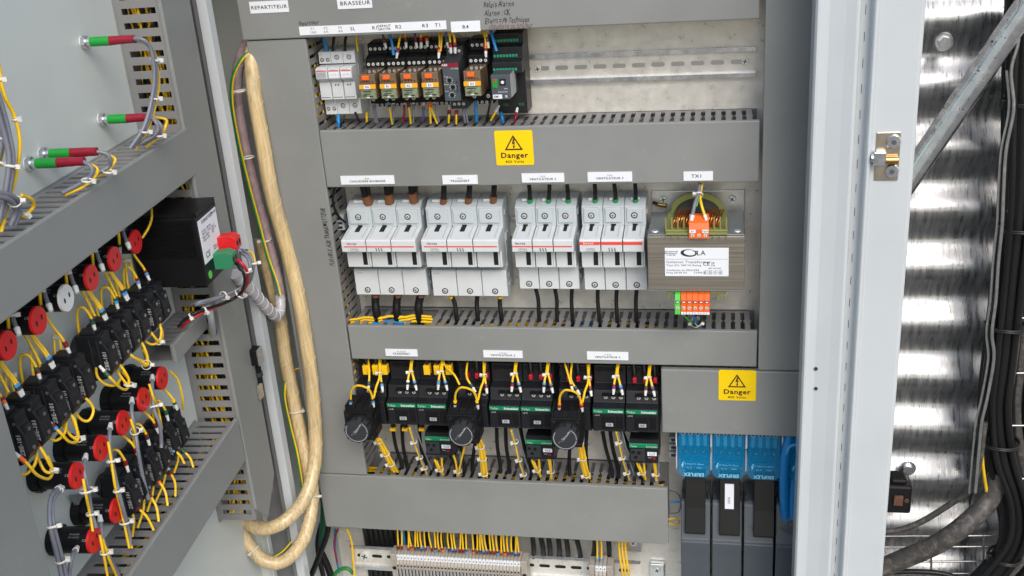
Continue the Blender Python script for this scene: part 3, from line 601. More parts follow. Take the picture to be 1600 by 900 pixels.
# ------------------------------------------------------------------ relays
def relay(name_, label, x0):
    t = thing('plug_in_relay', label, 'relay', (x0+.0145, 0, .29), group='amber plug-in relays in black sockets')
    w_ = .0288
    part('socket', G().prism([(-.008,.300),(-.036,.298),(-.036,.3030),(-.052,.3060),(-.052,.3190),(-.040,.3200),(-.040,.3545),(-.054,.3560),(-.054,.3700),(-.038,.3745),(-.038,.3880),(-.008,.3900)], 'x', x0, x0+w_, .0006), 'black', t)
    for r_, (z_, y_, n_) in enumerate(((.3625, -.0543, 4), (.3810, -.0383, 4), (.3125, -.0523, 2), (.3005, -.0363, 4))):
        for k in range(n_):
            xx = x0+(.0042+k*.0069 if n_ == 4 else .0045+k*.0198); screw(t, (xx, y_, z_), .0024 if n_ == 4 else .0028, h=.0005)
            if r_ < 2 and k: part('divider', G().box(xx-.0038, xx-.0030, y_-.0018, y_+.001, z_-.0055, z_+.0065), 'blackm', t)
            if r_ < 2: part('wire_entry', G().box(xx-.0022, xx+.0022, y_+.004, y_+.010, z_+(.0075), z_+.0082), 'dark', t)
    a, b = x0+.0030, x0+.0262
    bd = part('relay_body', G().box(a, b, -.1000, -.0525, .3230, .3575, .0008), 'amber', t)
    part('front_plate', G().box(a+.0008, b-.0008, -.1008, -.0998, .3455, .3566), 'amber', bd, root=t)
    part('orange_tab', G().box(a+.0055, b-.0075, -.1040, -.1008, .3500, .3562, .0008), 'orange', bd, root=t)
    for k in range(5): part('vent_hole', G().cyl((a+.003+k*.0042, -.1006, .3473), 'y', .0010, -.0005, 8), 'dark', bd, root=t)
    st_ = part('yellow_strip', G().box(a-.0002, b+.0002, -.1022, -.0995, .3375, .3435, .0004), 'ostrip', bd, root=t)
    part('name_tag', G().box(a+.0070, b-.0075, -.1029, -.1021, .3380, .3432), 'label', bd, root=t)
    text(bd, name_, .0042, ((a+b)/2, -.1031, .3405), 'ink', root=t, bold=.0001)
    part('lower_window', G().box(a+.0010, b-.0010, -.1007, -.0999, .3240, .3370), 'relaylow', bd, root=t)
    for q, (dx, dz, ww, hh) in enumerate(((.004,.0095,.012,.0012),(.005,.0060,.010,.0010),(.003,.0035,.007,.0014),(.013,.0022,.005,.0018),(.009,.0012,.004,.0012))):
        part('printed_mark', G().box(a+dx, a+dx+ww, -.1011, -.1006, .3240+dz, .3240+dz+hh), 'charcoal' if q != 4 else 'label', bd, root=t)
for nm, x0, lab in (('R4', -.1745, 'amber relay tagged R4 directly right of the small white fuses'), ('R1', -.1448, 'amber relay tagged R1'), ('R2', -.1150, 'amber relay tagged R2'), ('R3', -.0852, 'amber relay tagged R3 left of the grey timer'), ('R4', -.0265, 'amber relay standing alone right of the grey timer')):
    relay(nm, lab, x0)
# timer relay
t = thing('timer_relay', 'narrow dark grey timer relay with red brand stripe between the relays', 'relay', (-.044, 0, .29))
part('body', G().prism([(-.008,.296),(-.055,.296),(-.055,.3090),(-.072,.3120),(-.0850,.3140),(-.0850,.3660),(-.072,.3680),(-.055,.3720),(-.055,.3830),(-.040,.3870),(-.008,.3870)], 'x', -.0560, -.0325, .0007), 'charcoal', t)
part('face_plate', G().box(-.0556, -.0330, -.0862, -.0849, .3145, .3610, .0003), 'shroud', t)
part('red_stripe', G().box(-.0556, -.0330, -.0866, -.0849, .3612, .3660), 'maroon', t); text(t, 'ABB', .0042, (-.0520, -.0869, .3637), 'whiteink', bold=.0001)
text(t, 'CT-MFE', .0028, (-.0385, -.0865, .3585), 'whiteink')
for z_, dx in ((.3430, 0), (.3335, .004), (.3225, .002)):
    d_ = part('adjuster', G().cyl((-.0470+dx, -.0862, z_), 'y', .0026, -.0006, 14), 'black', t)
    for k in range(9):
        a_ = R(-40+k*32); part('dial_mark', G().box(-.0470+dx+math.cos(a_)*.0042-.0004, -.0470+dx+math.cos(a_)*.0042+.0004, -.0866, -.0861, z_+math.sin(a_)*.0042-.0004, z_+math.sin(a_)*.0042+.0004), 'whiteink', d_, root=t)
for z_, s in ((.3480, 'Time'), (.3375, 'Range'), (.3280, 'Func')): text(t, s, .0026, (-.0515, -.0865, z_), 'whiteink')
for z_ in (.340, .334, .328): part('led', G().box(-.0375, -.0360, -.0866, -.0860, z_-.0015, z_+.0015), 'dark', t)
for k in range(3):
    screw(t, (-.0510+k*.0066, -.0552, .3770), .0023, h=.0005); screw(t, (-.0510+k*.0066, -.0552, .3030), .0023, h=.0005)
# green terminal relay
t = thing('interface_relay', 'large black relay base with green terminals and grey plug-in relay', 'relay', (.03, 0, .285))
part('socket', G().prism([(-.002,.284),(-.040,.284),(-.040,.3450),(-.062,.3450),(-.062,.3600),(-.052,.3640),(-.052,.3785),(-.040,.3820),(-.040,.3960),(-.002,.3990)], 'x', .0085, .0500, .0007), 'blackm', t)
for z_, y_ in ((.3530, -.0622), (.3700, -.0522), (.3885, -.0402)):
    for k in range(8):
        xx = .0115+k*.0043; part('green_terminal', G().box(xx-.0015, xx+.0015, y_-.0008, y_+.0002, z_-.0042, z_-.0008), 'tgreen', t)
        part('wire_entry', G().box(xx-.0013, xx+.0013, y_-.0004, y_+.0002, z_+.0010, z_+.0045), 'dark', t)
for xx in (.0175, .0215, .0400, .0440): part('green_terminal', G().box(xx-.0015, xx+.0015, -.0408, -.0398, .2950, .2985), 'dgreen', t)
b_ = part('relay_body', G().box(.0130, .0385, -.0980, -.0410, .3170, .3505, .001), 'shroud', t)
part('side_label', G().box(.0384, .0389, -.0900, -.0560, .3180, .3490), 'wgrey', b_, root=t)
part('green_lever', G().box(.0150, .0222, -.0992, -.0978, .3330, .3450, .0005), 'green', b_, root=t); part('red_flag', G().box(.0175, .0195, -.1000, -.0990, .3405, .3455), 'red', b_, root=t)
part('window', G().box(.0250, .0335, -.0986, -.0979, .3360, .3450), 'dark', b_, root=t); part('roller', G().cyl((.0292, -.0985, .3405), 'y', .0022, -.0006, 14), 'label', b_, root=t)
text(b_, 'Schneider', .0030, (.0290, -.0984, .3275), 'whiteink', root=t); text(b_, 'RPM', .0024, (.0330, -.0984, .3315), 'whiteink', root=t)
part('name_tag', G().box(.0148, .0272, -.0990, -.0979, .3185, .3240), 'label', b_, root=t); text(b_, 'EM1', .0042, (.0200, -.0993, .3212), 'ink', root=t, bold=.0001)
screw(b_, (.0330, -.0985, .3212), .0018, root=t, h=.0004)
# ------------------------------------------------------------------ transformer
t = thing('transformer', 'large isolation transformer with laminated iron core and white rating plate', 'transformer', (.284, 0, .04))
part('mounting_flange', G().box(.2175, .3515, -.0035, -.0010, .112, .1555, .0015), 'galv', t)
screw(t, (.2350, -.0037, .1430), .0062, h=.003); screw(t, (.3330, -.0037, .1425), .0062, h=.003)
part('iron_core', G().box(.2190, .3500, -.1180, -.0260, .0480, .1270, .0012), 'iron', t)
part('top_bracket', G().box(.2200, .3490, -.1165, -.0200, .1272, .1292, .0006), 'irontop', t)
part('bottom_bracket', G().box(.2200, .3490, -.1165, -.0200, .0455, .0475, .0006), 'irontop', t)
for x_ in (.2290, .3400): screw(t, (x_, -.104, .1294), .0048, 'z', 1)
bo = part('bobbin', G().box(.2430, .3270, -.1130, -.0300, .1294, .1345, .0012), 'olive', t)
n = 20; arch = [(.2470+.076*k/n, .1345+.030*math.sin(math.pi*k/n)**.42) for k in range(n+1)]
part('bobbin_flange', G().prism(arch, 'y', -.036, -.040), 'olive', t)
part('coil_wrap', G().prism([(.2530+.064*k/n, .1346+.022*math.sin(math.pi*k/n)**.5) for k in range(n+1)], 'y', -.041, -.080), 'charcoal', t)
cw = G()
for k in range(7):
    for s_ in (0, 1):
        x_ = .2525+k*.0034+(.0400 if s_ else 0); cw.tube([(x_, -.1010, .1350),(x_+.003, -.0990, .1430+.004*math.sin(math.pi*(k+.5)/7)),(x_+.008, -.0800, .1520)], .0013, 6, 3)
part('copper_winding', cw, 'copper', t)
x_ = .2440
for k in range(11):
    if not 4 <= k <= 6: part('bobbin_tooth', G().box(x_+k*.0081-.0012, x_+k*.0081+.0012, -.1115, -.1075, .1346, .1515, .0006), 'olive', t)
part('bobbin_ledge', G().box(.2440, .3265, -.1210, -.1130, .1296, .1330, .0008), 'olive', t)
for k in range(10): part('ledge_rib', G().box(.2440+k*.0090, .2452+k*.0090, -.1216, -.1170, .1235, .1296), 'olive', t)
tb = part('output_terminal', G().prism([(-.098,.1350),(-.116,.1350),(-.1250,.1262),(-.1250,.1390),(-.1200,.1470),(-.1080,.1530),(-.098,.1530)], 'x', .2755, .3020, .0006), 'orange', t, 'orange red three pole terminal with two wires')
part('white_tag', G().box(.2762, .2845, -.1258, -.1249, .1345, .1390), 'label', tb, root=t); text(tb, '0V', .0036, (.2803, -.1261, .1367), 'ink', root=t)
part('white_tag', G().box(.2932, .3015, -.1258, -.1249, .1345, .1390), 'label', tb, root=t); text(tb, '100V', .0034, (.2973, -.1261, .1367), 'ink', root=t)
for k in range(3): screw(tb, (.2803+k*.0086, -.1252, .1308), .0026, root=t, h=.0005)
lt = [(.2556, 'limegreen')]+[(.2640+k*.0079, 'orange') for k in range(5)]
part('lower_bobbin', G().box(.2440, .3265, -.1130, -.0900, .0400, .0454, .001), 'olive', t)
for k in range(10):
    if k in (0, 1, 8, 9): part('bobbin_tooth', G().box(.2455+k*.0085, .2480+k*.0085, -.1120, -.1080, .0300, .0400, .0006), 'olive', t)
for x_, m_ in lt:
    q = part('input_terminal', G().prism([(-.104,.0440),(-.124,.0440),(-.1265,.0360),(-.1265,.0165),(-.120,.0140),(-.104,.0200)], 'x', x_, x_+.0076, .0004), m_, t)
    part('slot_opening', G().box(x_+.0012, x_+.0064, -.1272, -.1264, .0320, .0355), 'darkred' if m_ == 'orange' else 'dgreen', q, root=t); part('clamp_bar', G().box(x_+.0022, x_+.0056, -.1275, -.1271, .0328, .0345), 'label', q, root=t)
    screw(q, (x_+.0038, -.1266, .0245), .0025, root=t, h=.0006)
    part('tag', G().box(x_+.0002, x_+.0074, -.1272, -.1264, .0150, .0185), 'label' if m_ == 'orange' else 'limegreen', q, root=t)
for k, s in enumerate('ABCDE'): text(t, s, .0030, (.2678+k*.0079, -.1275, .0167), 'ink')
# rating plate
rp = part('rating_plate', G().box(.2425, .3285, -.1188, -.1181, .0690, .1105, .0002), 'label', t)
y_ = -.1191
for s, sz, x_, z_, a_, m_ in (('www.trans.com\nManufactured\nin the UK', .0027, .2510, .1030, 'CENTER', 'ink'), ('Isolation Transformer', .0052, .2445, .0900, 'LEFT', 'greyink'), ('Type SCI, 500 VA Rating', .0036, .2445, .0852, 'LEFT', 'greyink'), ('Conforms to EN61558', .0037, .2445, .0780, 'LEFT', 'greyink'), ('Freq 50/60 Hz      T2495-2', .0037, .2445, .0742, 'LEFT', 'greyink'),
    ('CE', .0072, .2985, .0870, 'CENTER', 'ink'), ('UK\nCA', .0034, .3075, .0868, 'CENTER', 'ink'), ('SEC 110V 4.5A', .0024, .3100, .0808, 'CENTER', 'ink'), ('A-B = 230V  A-D = 415V\nA-C = 240V  B-D = 400V\nA-E = 480V  C-E = 380V', .0022, .3075, .0748, 'CENTER', 'greyink'), ('LA', .0098, .2915, .1030, 'CENTER', 'ink'), ('T', .0088, .2840, .1028, 'CENTER', 'ink')):
    text(rp, s, sz, (x_, y_, z_), m_, root=t, bold=.0001, align=a_, sx=1.15 if a_ == 'LEFT' else 1)
part('ruled_line', G().box(.2435, .3275, -.1192, -.1187, .0942, .0944), 'greyink', rp, root=t)
g = G(); n = 28
for k in range(n):
    a0, a1 = 2*math.pi*k/n, 2*math.pi*(k+1)/n
    f_ = lambda a, r: (.2750+math.cos(a)*.0105*r+math.sin(a)*.0035*r, -.1191, .1032+math.sin(a)*.0050*r-math.cos(a)*.0022*r)
    w0, w1 = .72-.18*math.cos(a0+2), .72-.18*math.cos(a1+2); g.add([f_(a0,1), f_(a1,1), f_(a1,w1), f_(a0,w0)], [(0,1,2,3)])
part('logo_ring', g, 'ink', rp, root=t)
# ------------------------------------------------------------------ contactors
def contactor(tag_, label, x0, front=True):
    t = thing('contactor', label, 'contactor', (x0+.024, 0, -.20), group='black contactors in the third row')
    w_ = .0478; z0 = -.1530
    part('body', G().prism([(-.008,-.212),(-.060,-.212),(-.0600,-.2030),(-.0850,-.2000),(-.0850,-.1920),(-.0980,-.1920),(-.0980,-.1530),(-.0850,-.1500),(-.0800,-.1320),(-.0620,-.1290),(-.0600,-.1010),(-.0400,-.0960),(-.008,-.0960)], 'x', x0, x0+w_, .0008), 'blackm', t)
    for k in range(3):
        xx = x0+.010+k*.0140
        part('cable_entry', G().cyl((xx, -.0606, -.1130), 'y', .0044, -.0006, 18), 'dark', t)
        part('terminal_hood', G().box(xx-.0062, xx+.0062, -.0640, -.0612, -.1075, -.1040, .0006), 'black', t)
        screw(t, (x0+.0190+k*.0115, -.0836, -.1420), .0031, h=.0006)
        part('hood', G().prism([(-.0815,-.1355),(-.0870,-.1375),(-.0870,-.1392),(-.0815,-.1385)], 'x', x0+.0190+k*.0115-.0050, x0+.0190+k*.0115+.0050), 'black', t)
    if front:
        part('green_stripe', G().box(x0+.0006, x0+w_-.0006, -.0990, -.0976, -.1612, -.1546, .0003), 'sgreen', t)
        text(t, 'TeSys', .0048, (x0+.0085, -.0993, -.1580), 'whiteink'); text(t, 'Schneider', .0050, (x0+.0345, -.0993, -.1578), 'whiteink', bold=.00015)
        text(t, 'LC1D', .0028, (x0+.0070, -.0984, -.1650), 'whiteink')
        part('recess', G().box(x0+.0130, x0+.0330, -.0988, -.0979, -.1880, -.1665, .0004), 'black', t)
        part('side_block', G().box(x0+.0355, x0+.0450, -.0995, -.0979, -.1870, -.1650, .0006), 'black', t)
        tg = part('name_tag', G().box(x0+.0195, x0+.0305, -.0995, -.0988, -.1830, -.1775), 'wgrey', t); text(tg, tag_, .0046, (x0+.0250, -.0998, -.1802), 'ink', root=t, bold=.0001)
        part('clip', G().box(x0+.0060, x0+.0160, -.0870, -.0849, -.1985, -.1940), 'wgrey', t)
        for k in range(3): screw(t, (x0+.0245+k*.0090, -.0852, -.1960), .0022, h=.0004)
    return t
KX = [-.2440, -.1925, -.1440, -.0800, -.0290, .0200, .0780, .1300, .1795]
KN = [None, 'K3', 'K3', None, 'K5', 'K6', None, 'K8', 'K9']
KL = ['black contactor hidden behind the leftmost dial timer','contactor tagged K3 next to the leftmost dial timer','contactor tagged K3 above the overload relay OL4','black contactor behind the middle dial timer','black green striped contactor tagged K5','contactor tagged K6 above the overload relay OL6','black contactor behind the right dial timer','black green striped contactor tagged K8','contactor tagged K9 above the overload relay OL7']
for x0, n_, l_ in zip(KX, KN, KL): contactor(n_, l_, x0, bool(n_))
def dial_timer(label, x0):
    t = thing('dial_timer', label, 'timer', (x0+.022, -.10, -.20), group='black dial timers clipped on contactors')
    w_ = .0455; x1 = x0+w_
    part('body', G().box(x0, x1, -.1370, -.0985, -.1990, -.1500, .0010), 'black', t)
    part('top_deck', G().prism([(-.0985,-.1498),(-.1340,-.1498),(-.1250,-.1440),(-.0985,-.1410)], 'x', x0+.001, x1-.001), 'black', t)
    for k in range(4): part('deck_rib', G().box(x0+.003+k*.0128, x0+.0045+k*.0128, -.1360, -.1000, -.1497, -.1400), 'blackm', t)
    for dx in (.005, .0405):
        for dz in (-.1560, -.1940): part('corner_recess', G().cyl((x0+dx, -.1368, dz), 'y', .0026, -.0005, 12), 'dark', t)
    cx, cz = x0+.0228, -.1760
    part('dial_rim', G().cyl((cx, -.1370, cz), 'y', .0215, -.0040, 40, .0208), 'blackm', t)
    for k in range(24):
        if k % 2 == 0:
            a_ = 2*math.pi*k/24; part('knurl', G().box(cx+math.cos(a_)*.0202-.0009, cx+math.cos(a_)*.0202+.0009, -.1500, -.1410, cz+math.sin(a_)*.0202-.0009, cz+math.sin(a_)*.0202+.0009), 'blackm', t)
    kn = part('dial_knob', G().cyl((cx, -.1410, cz), 'y', .0200, -.0105, 48, .0192), 'charcoal', t)
    g = G(); n = 44
    for k in range(n):
        a0, a1 = R(-215+k*6.2), R(-215+(k+1)*6.2)
        if k == 33: continue
        g.add([(cx+math.cos(a)*r_, -.15175, cz+math.sin(a)*r_) for a, r_ in ((a0,.0175),(a1,.0175),(a1,.0163),(a0,.0163))], [(0,1,2,3)])
    part('scale_arc', g, 'dimink', kn, root=t)
    text(kn, 'Schneider', .0040, (cx+.003, -.1518, cz+.006), 'whiteink', ang=55, root=t); text(kn, 'LADT2', .0036, (cx-.001, -.1518, cz), 'dimink', ang=55, root=t); text(kn, '0.1..30s', .0032, (cx-.006, -.1518, cz-.003), 'dimink', ang=55, root=t)
    part('side_detail', G().box(x1-.0003, x1+.0010, -.1300, -.1050, -.1900, -.1840), 'blackm', t); part('side_detail', G().box(x1-.0003, x1+.0010, -.1250, -.1050, -.1700, -.1600), 'blackm', t)
for x0, l_ in ((-.2490, 'leftmost black dial timer with looped yellow wire on top'), (-.0850, 'middle black dial timer with looped yellow wire on top'), (.0720, 'rightmost black dial timer with looped yellow wire on top')): dial_timer(l_, x0)
def overload(tag_, label, x0):
    t = thing('overload_relay', label, 'overload relay', (x0+.022, 0, -.26), group='overload relays under the contactors')
    w_ = .0435
    part('body', G().prism([(-.020,-.262),(-.070,-.262),(-.072,-.2560),(-.0880,-.2520),(-.0900,-.2180),(-.0820,-.2130),(-.020,-.2125)], 'x', x0, x0+w_, .0008), 'blackm', t)
    part('green_stripe', G().prism([(-.0902,-.2235),(-.0912,-.2235),(-.0912,-.2182),(-.0895,-.2168)], 'x', x0+.0003, x0+w_-.0003), 'sgreen', t)
    text(t, 'TeSys', .0036, (x0+.007, -.0915, -.2210), 'whiteink'); text(t, 'Schneider', .0040, (x0+.0345, -.0915, -.2209), 'whiteink')
    part('glass_flap', G().box(x0+.002, x0+.0240, -.0915, -.0898, -.2470, -.2260, .0005), 'charcoal', t)
    for k, (dx, dz) in enumerate(((.006,-.2310),(.015,-.2320),(.010,-.2400))):
        part('dial', G().cyl((x0+dx, -.0915, dz), 'y', .0026, -.0008, 14), 'black', t)
    part('name_tag', G().box(x0+.0275, x0+.0415, -.0920, -.0898, -.2365, -.2310), 'label', t); text(t, tag_, .0046, (x0+.0345, -.0923, -.2338), 'ink', bold=.0001)
    part('stop_button', G().box(x0+.0355, x0+.0395, -.0925, -.0898, -.2430, -.2390, .0004), 'maroon', t); text(t, 'STOP', .0022, (x0+.031, -.0905, -.2410), 'whiteink')
    for k in range(6): screw(t, (x0+.005+k*.0068, -.0722, -.2575), .0020, h=.0005)
for n_, x0, l_ in (('OL4', -.1400, 'overload relay tagged OL4'), ('OL6', .0220, 'overload relay tagged OL6'), ('OL7', .1825, 'overload relay tagged OL7')): overload(n_, l_, x0)
# ------------------------------------------------------------------ distribution blocks, busbars, shrouds
def distribution(label, x0, wmax=.0465):
    t = thing('distribution_block', label, 'distribution block', (x0+.023, 0, -.29), group='transparent blue distribution blocks')
    x1 = x0+wmax; z0, z1 = -.2800, -.2040; k_ = wmax/.0465
    part('base', G().box(x0-.0020, x1+.0020, -.034, -.0010, z0-.001, z1+.001, .001), 'white', t)
    for xx in (x0-.0042, x1+.0022): part('side_flange', G().prism([(-.034,z0+.004),(-.072,z0+.010),(-.072,z0+.030),(-.058,z0+.040),(-.072,z0+.050),(-.072,z1-.002),(-.034,z1)], 'x', xx, xx+.0020, .0004), 'label', t)
    ib = part('inner_body', G().box(x0+.002, x1-.002, -.0560, -.0345, z0+.006, z1-.001, .001), 'bluein', t)
    part('cover', G().prism([(x0,z1),(x1,z1),(x1,z0+.046),(x1+.0015,z0+.040),(x1+.0015,z0+.008),(x1-.006,z0),(x0+.006,z0),(x0-.0015,z0+.008),(x0-.0015,z0+.040),(x0,z0+.046)], 'y', -.0790, -.0765, .0007), 'clearblue', t)
    for xx in (x0-.0008, x1-.0008): part('cover_side', G().box(xx, xx+.0016, -.0765, -.0500, z0+.010, z1, .0004), 'clearblue', t)
    if k_ > .9:
        for k in range(4):
            c = part('clamp_screw', G().cyl((x0+.0068+k*.0110, -.0560, z1-.0070), 'y', .0042, -.0095, 16, .0034), 'label', t); part('hex_socket', G().cyl((x0+.0068+k*.0110, -.0657, z1-.0070), 'y', .0018, -.0003, 6), 'charcoal', c, root=t)
            part('barrel', G().cyl((x0+.0068+k*.0110, -.0560, z1-.0310), (0,-.35,1), .0030, .018, 12), 'paleprint', t)
        for k in range(3): part('cable_socket', G().cyl((x0+.0105+k*.0132, -.0560, z1-.0370), 'y', .0048, -.0120, 16), 'dark', t); part('socket_screw', G().cyl((x0+.0105+k*.0132+.001, -.0681, z1-.0365), 'y', .0020, -.0006, 10), 'zinc', t)
        part('print_panel', G().box(x0+.003, x1-.003, -.0797, -.0789, z0+.014, z0+.0305, .0003), 'clearblue', t)
        text(t, 'ERIFLEX', .0078, ((x0+x1)/2, -.0800, z0+.0062), 'paleprint', ang=180, bold=.0002)
        for s, dx, dz in (('30-70mm', .0150, .0245), ('70-185mm', .0305, .0245), ('Cu Al', .0160, .0180), ('14Nm', .0310, .0180)): text(t, s, .0032, (x0+dx, -.0800, z0+dz), 'paleprint')
        part('printed_bolt', G().add([(x0+.006+a*.003, -.0800, z0+.022+b*.006) for a, b in ((.3,1),(-.7,-.1),(0,0),(-.4,-1),(.7,.2),(.1,.2),(.9,1))], [tuple(range(7))]), 'paleprint', t)
    else:
        part('clamp_screw', G().cyl((x0+.006, -.0560, z1-.0170), 'y', .0042, -.0095, 16, .0034), 'zinc', t)
    return t
DX = [.2560, .3080, .3600]
for x0, l_ in zip(DX, ('leftmost transparent blue distribution block','middle transparent blue distribution block above the 500A busbar','third transparent blue distribution block beside the blue cables')): distribution(l_, x0)
distribution('partly hidden blue distribution block at the door frame', .4200)
for i, (x0, l_) in enumerate(zip((.2655, .3180, .3695), ('plain black busbar under the leftmost blue block','black busbar with white 500A sticker','plain black busbar under the third blue block'))):
    t = thing('insulated_busbar', l_, 'busbar', (x0+.0155, -.05, -.36), group='black insulated busbars')
    part('sleeve', G().prism([(-.052,-.278),(-.062,-.278),(-.080,-.335),(-.094,-.372),(-.090,-.376),(-.066,-.335)], 'x', x0, x0+.0310, .001), 'black', t)
    if i == 1:
        part('sticker', G().prism([(-.0692,-.2960),(-.0650,-.2960),(-.0780,-.3330),(-.0808,-.3330)], 'x', x0+.0080, x0+.0215), 'label', t)
        text(t, '500A', .0052, (x0+.0145, -.0815, -.3170), 'ink', ang=92)
def shroud(label, x0, w_=.0448):
    t = thing('terminal_shroud', label, 'terminal cover', (x0+w_/2, 0, -.58), group='dark grey terminal shrouds')
    part('body', G().prism([(-.010,-.600),(-.0950,-.600),(-.0950,-.3880),(-.0900,-.3850),(-.0700,-.3320),(-.0640,-.3280),(-.010,-.3280)], 'x', x0, x0+w_, .0014), 'shroud', t)
    for r_ in (.0055, .0092, .0130, .0165):
        g = G(); n = 22; c = Vector((x0+w_/2, -.0795, -.3570)); u = Vector((1,0,0)); v = Vector((0,.355,.935)).normalized(); nn = Vector((0,-.935,.355))
        pts = [c+u*math.cos(a)*r_+v*math.sin(a)*r_*.85+nn*.0006 for a in [R(200+140*k/n) for k in range(n+1)]] if r_ > .006 else [c+u*math.cos(2*math.pi*k/n)*r_+v*math.sin(2*math.pi*k/n)*r_*.85+nn*.0006 for k in range(n+1)]
        g.tube(pts, .0006, 5, 1); part('ridge', g, 'shroud', t)
    for xx in (x0+.001, x0+w_-.004): part('side_tooth', G().box(xx, xx+.003, -.0660, -.0500, -.3280, -.3190, .0005), 'charcoal', t)
for x0, l_ in ((.2590, 'leftmost dark grey terminal shroud'), (.3070, 'dark grey terminal shroud below the 500A busbar'), (.3550, 'third dark grey terminal shroud'), (.4030, 'rightmost dark grey terminal shroud cut off by the door frame')): shroud(l_, x0)
# ------------------------------------------------------------------ terminal blocks on the lower rail
def terminals(label, x0, n, pitch, zc=-.497):
    t = thing('terminal_strip', label, 'terminal block', (x0+n*pitch/2, -.03, zc))
    o = G().prism([(-.040,zc-.040),(-.062,zc-.034),(-.070,zc-.022),(-.070,zc+.016),(-.062,zc+.024),(-.062,zc+.030),(-.040,zc+.034)], 'x', x0, x0+pitch*.90, .0003)
    e1 = part('end_stop', G().box(x0-.0105, x0-.0008, -.066, -.040, zc-.036, zc+.032, .001), 'terminal', t)
    for z_ in (zc+.004,): part('hole', G().cyl((x0-.0055, -.0658, z_), 'y', .0036, -.0006, 14), 'dark', e1, root=t)
    for k in range(5): part('rib', G().box(x0-.0100, x0-.0015, -.0675, -.0655, zc+.012+k*.004, zc+.0135+k*.004), 'terminal', e1, root=t)
    f = [part('terminal', o, 'terminal', t)]
    f.append(part('name_tag', G().box(x0+.0002, x0+pitch-.0004, -.0650, -.0618, zc+.0205, zc+.0300, .0003), 'label', t))
    f.append(part('tag_print', G().box(x0+pitch*.35, x0+pitch*.65, -.0655, -.0649, zc+.0240, zc+.0268), 'greyink', t))
    f.append(part('screw_hole', G().cyl((x0+pitch*.45, -.0698, zc+.0120), 'y', .0017, -.0005, 10), 'dark', t))
    f.append(part('screw_hole', G().cyl((x0+pitch*.45, -.0698, zc-.0190), 'y', .0017, -.0005, 10), 'dark', t))
    f.append(part('center_slot', G().box(x0+pitch*.30, x0+pitch*.62, -.0706, -.0698, zc-.0130, zc+.0060), 'charcoal', t))
    f.append(part('jumper', G().box(x0+pitch*.05, x0+pitch*.30, -.0716, -.0698, zc-.0125, zc+.0050), 'wgrey', t))
    for k in range(1, n):
        for q in f: inst(q, (k*pitch, 0, 0))
    xe = x0+n*pitch
    e2 = part('end_stop', G().box(xe, xe+.0105, -.066, -.040, zc-.036, zc+.032, .001), 'terminal', t); part('hole', G().cyl((xe+.0055, -.0658, zc+.004), 'y', .0036, -.0006, 14), 'dark', e2, root=t)
    for k in range(5): part('rib', G().box(xe+.0010, xe+.0095, -.0675, -.0655, zc+.012+k*.004, zc+.0135+k*.004), 'terminal', e2, root=t)
terminals('long row of beige terminals with white number tags on the lower rail', -.2220, 36, .00598)
terminals('short group of beige terminals at the right of the lower rail', .1180, 3, .0062)
# ------------------------------------------------------------------ the open door (frame: x = distance from hinge, y = off the panel, z up)
dr = thing('cabinet_door', 'open light grey cabinet door seen edge on at the left', 'door', (.35, 0, -.6), 'door')
part('panel', G().box(.015, .90, -.0018, 0, -.62, .64), 'paint', dr)
part('hinge_edge', G().prism([(.015,-.0018),(.015,.012),(.0170,.026),(.0300,.026),(.0300,.0245),(.0190,.0245),(.0165,.012),(.0165,-.0018)], 'z', -.62, .64, .0004), 'paint', dr)
for z0, z1 in ((.020,.052),(-.020+.0,-.046)):
    pass
for py in (557, 612):
    p = P(397, py, -.195); h = thing('door_hinge', ('upper' if py < 600 else 'lower')+' black door hinge block in the gap beside the pale rim', 'hinge', p)
    part('leaf', G().box(p.x-.013, p.x+.008, -.203, -.184, p.z-.012, p.z+.013, .0015), 'black', h)
    part('pin_edge', G().box(p.x+.0082, p.x+.0100, -.2025, -.185, p.z-.012, p.z+.013), 'zinc', h)
p = P(403, 585, -.190); h = thing('door_hinge', 'black hinge pin assembly between the two hinge blocks', 'hinge', p)
part('pin', G().cyl((p.x, -.188, p.z-.014), 'z', .0045, .028, 12), 'black', h); part('collar', G().cyl((p.x, -.188, p.z-.003), 'z', .0065, .006, 12), 'charcoal', h)
OF = .060
def vduct(label, q0, q1, z0, z1, fill, near=True, taper=False):
    t = thing('cable_duct', label, 'cable duct', ((q0+q1)/2, 0, z0), 'door')
    if taper: part('cover', G().prism([(q0,z0+.030),(q0+.052,z0-.014),(q1,z0+.024),(q1,z1),(q0,z1)], 'y', OF-.002, OF+.0035, .0014), 'duct', t)
    else: part('cover', G().box(q0, q1, OF-.002, OF+.0035, z0, z1, .0014), 'duct', t)
    part('base', G().box(q0+.002, q1-.002, .0005, .003, z0, z1), 'ductin', t)
    part('side_wall', G().box(q0+.002, q0+.004, .003, OF-.002, z0, z1), 'ductin', t)
    n = int((z1-z0-.02)/.0172)
    if near: fingers(t, (q1-.0025, 0, z0+.004), (0,0,1), (0,1,0), (1,0,0), n, .0172, .0098, OF-.001, notch=False, b0=.010, b1=.0055)
    if fill: fill_wires(t, (q1-.018, .026, z0+.01), (q1-.018, .030, z1-.01), (.010, .022, .002), fill, ('yellow','rubber','yellow'), seed=11)
    return t
vduct('vertical grey cable duct on the open door next to the hinge side', .045, .1325, -.262, .62, 12, taper=True)
vduct('vertical grey cable duct at the free edge of the open door', .6170, .700, -.6, .62, 0)
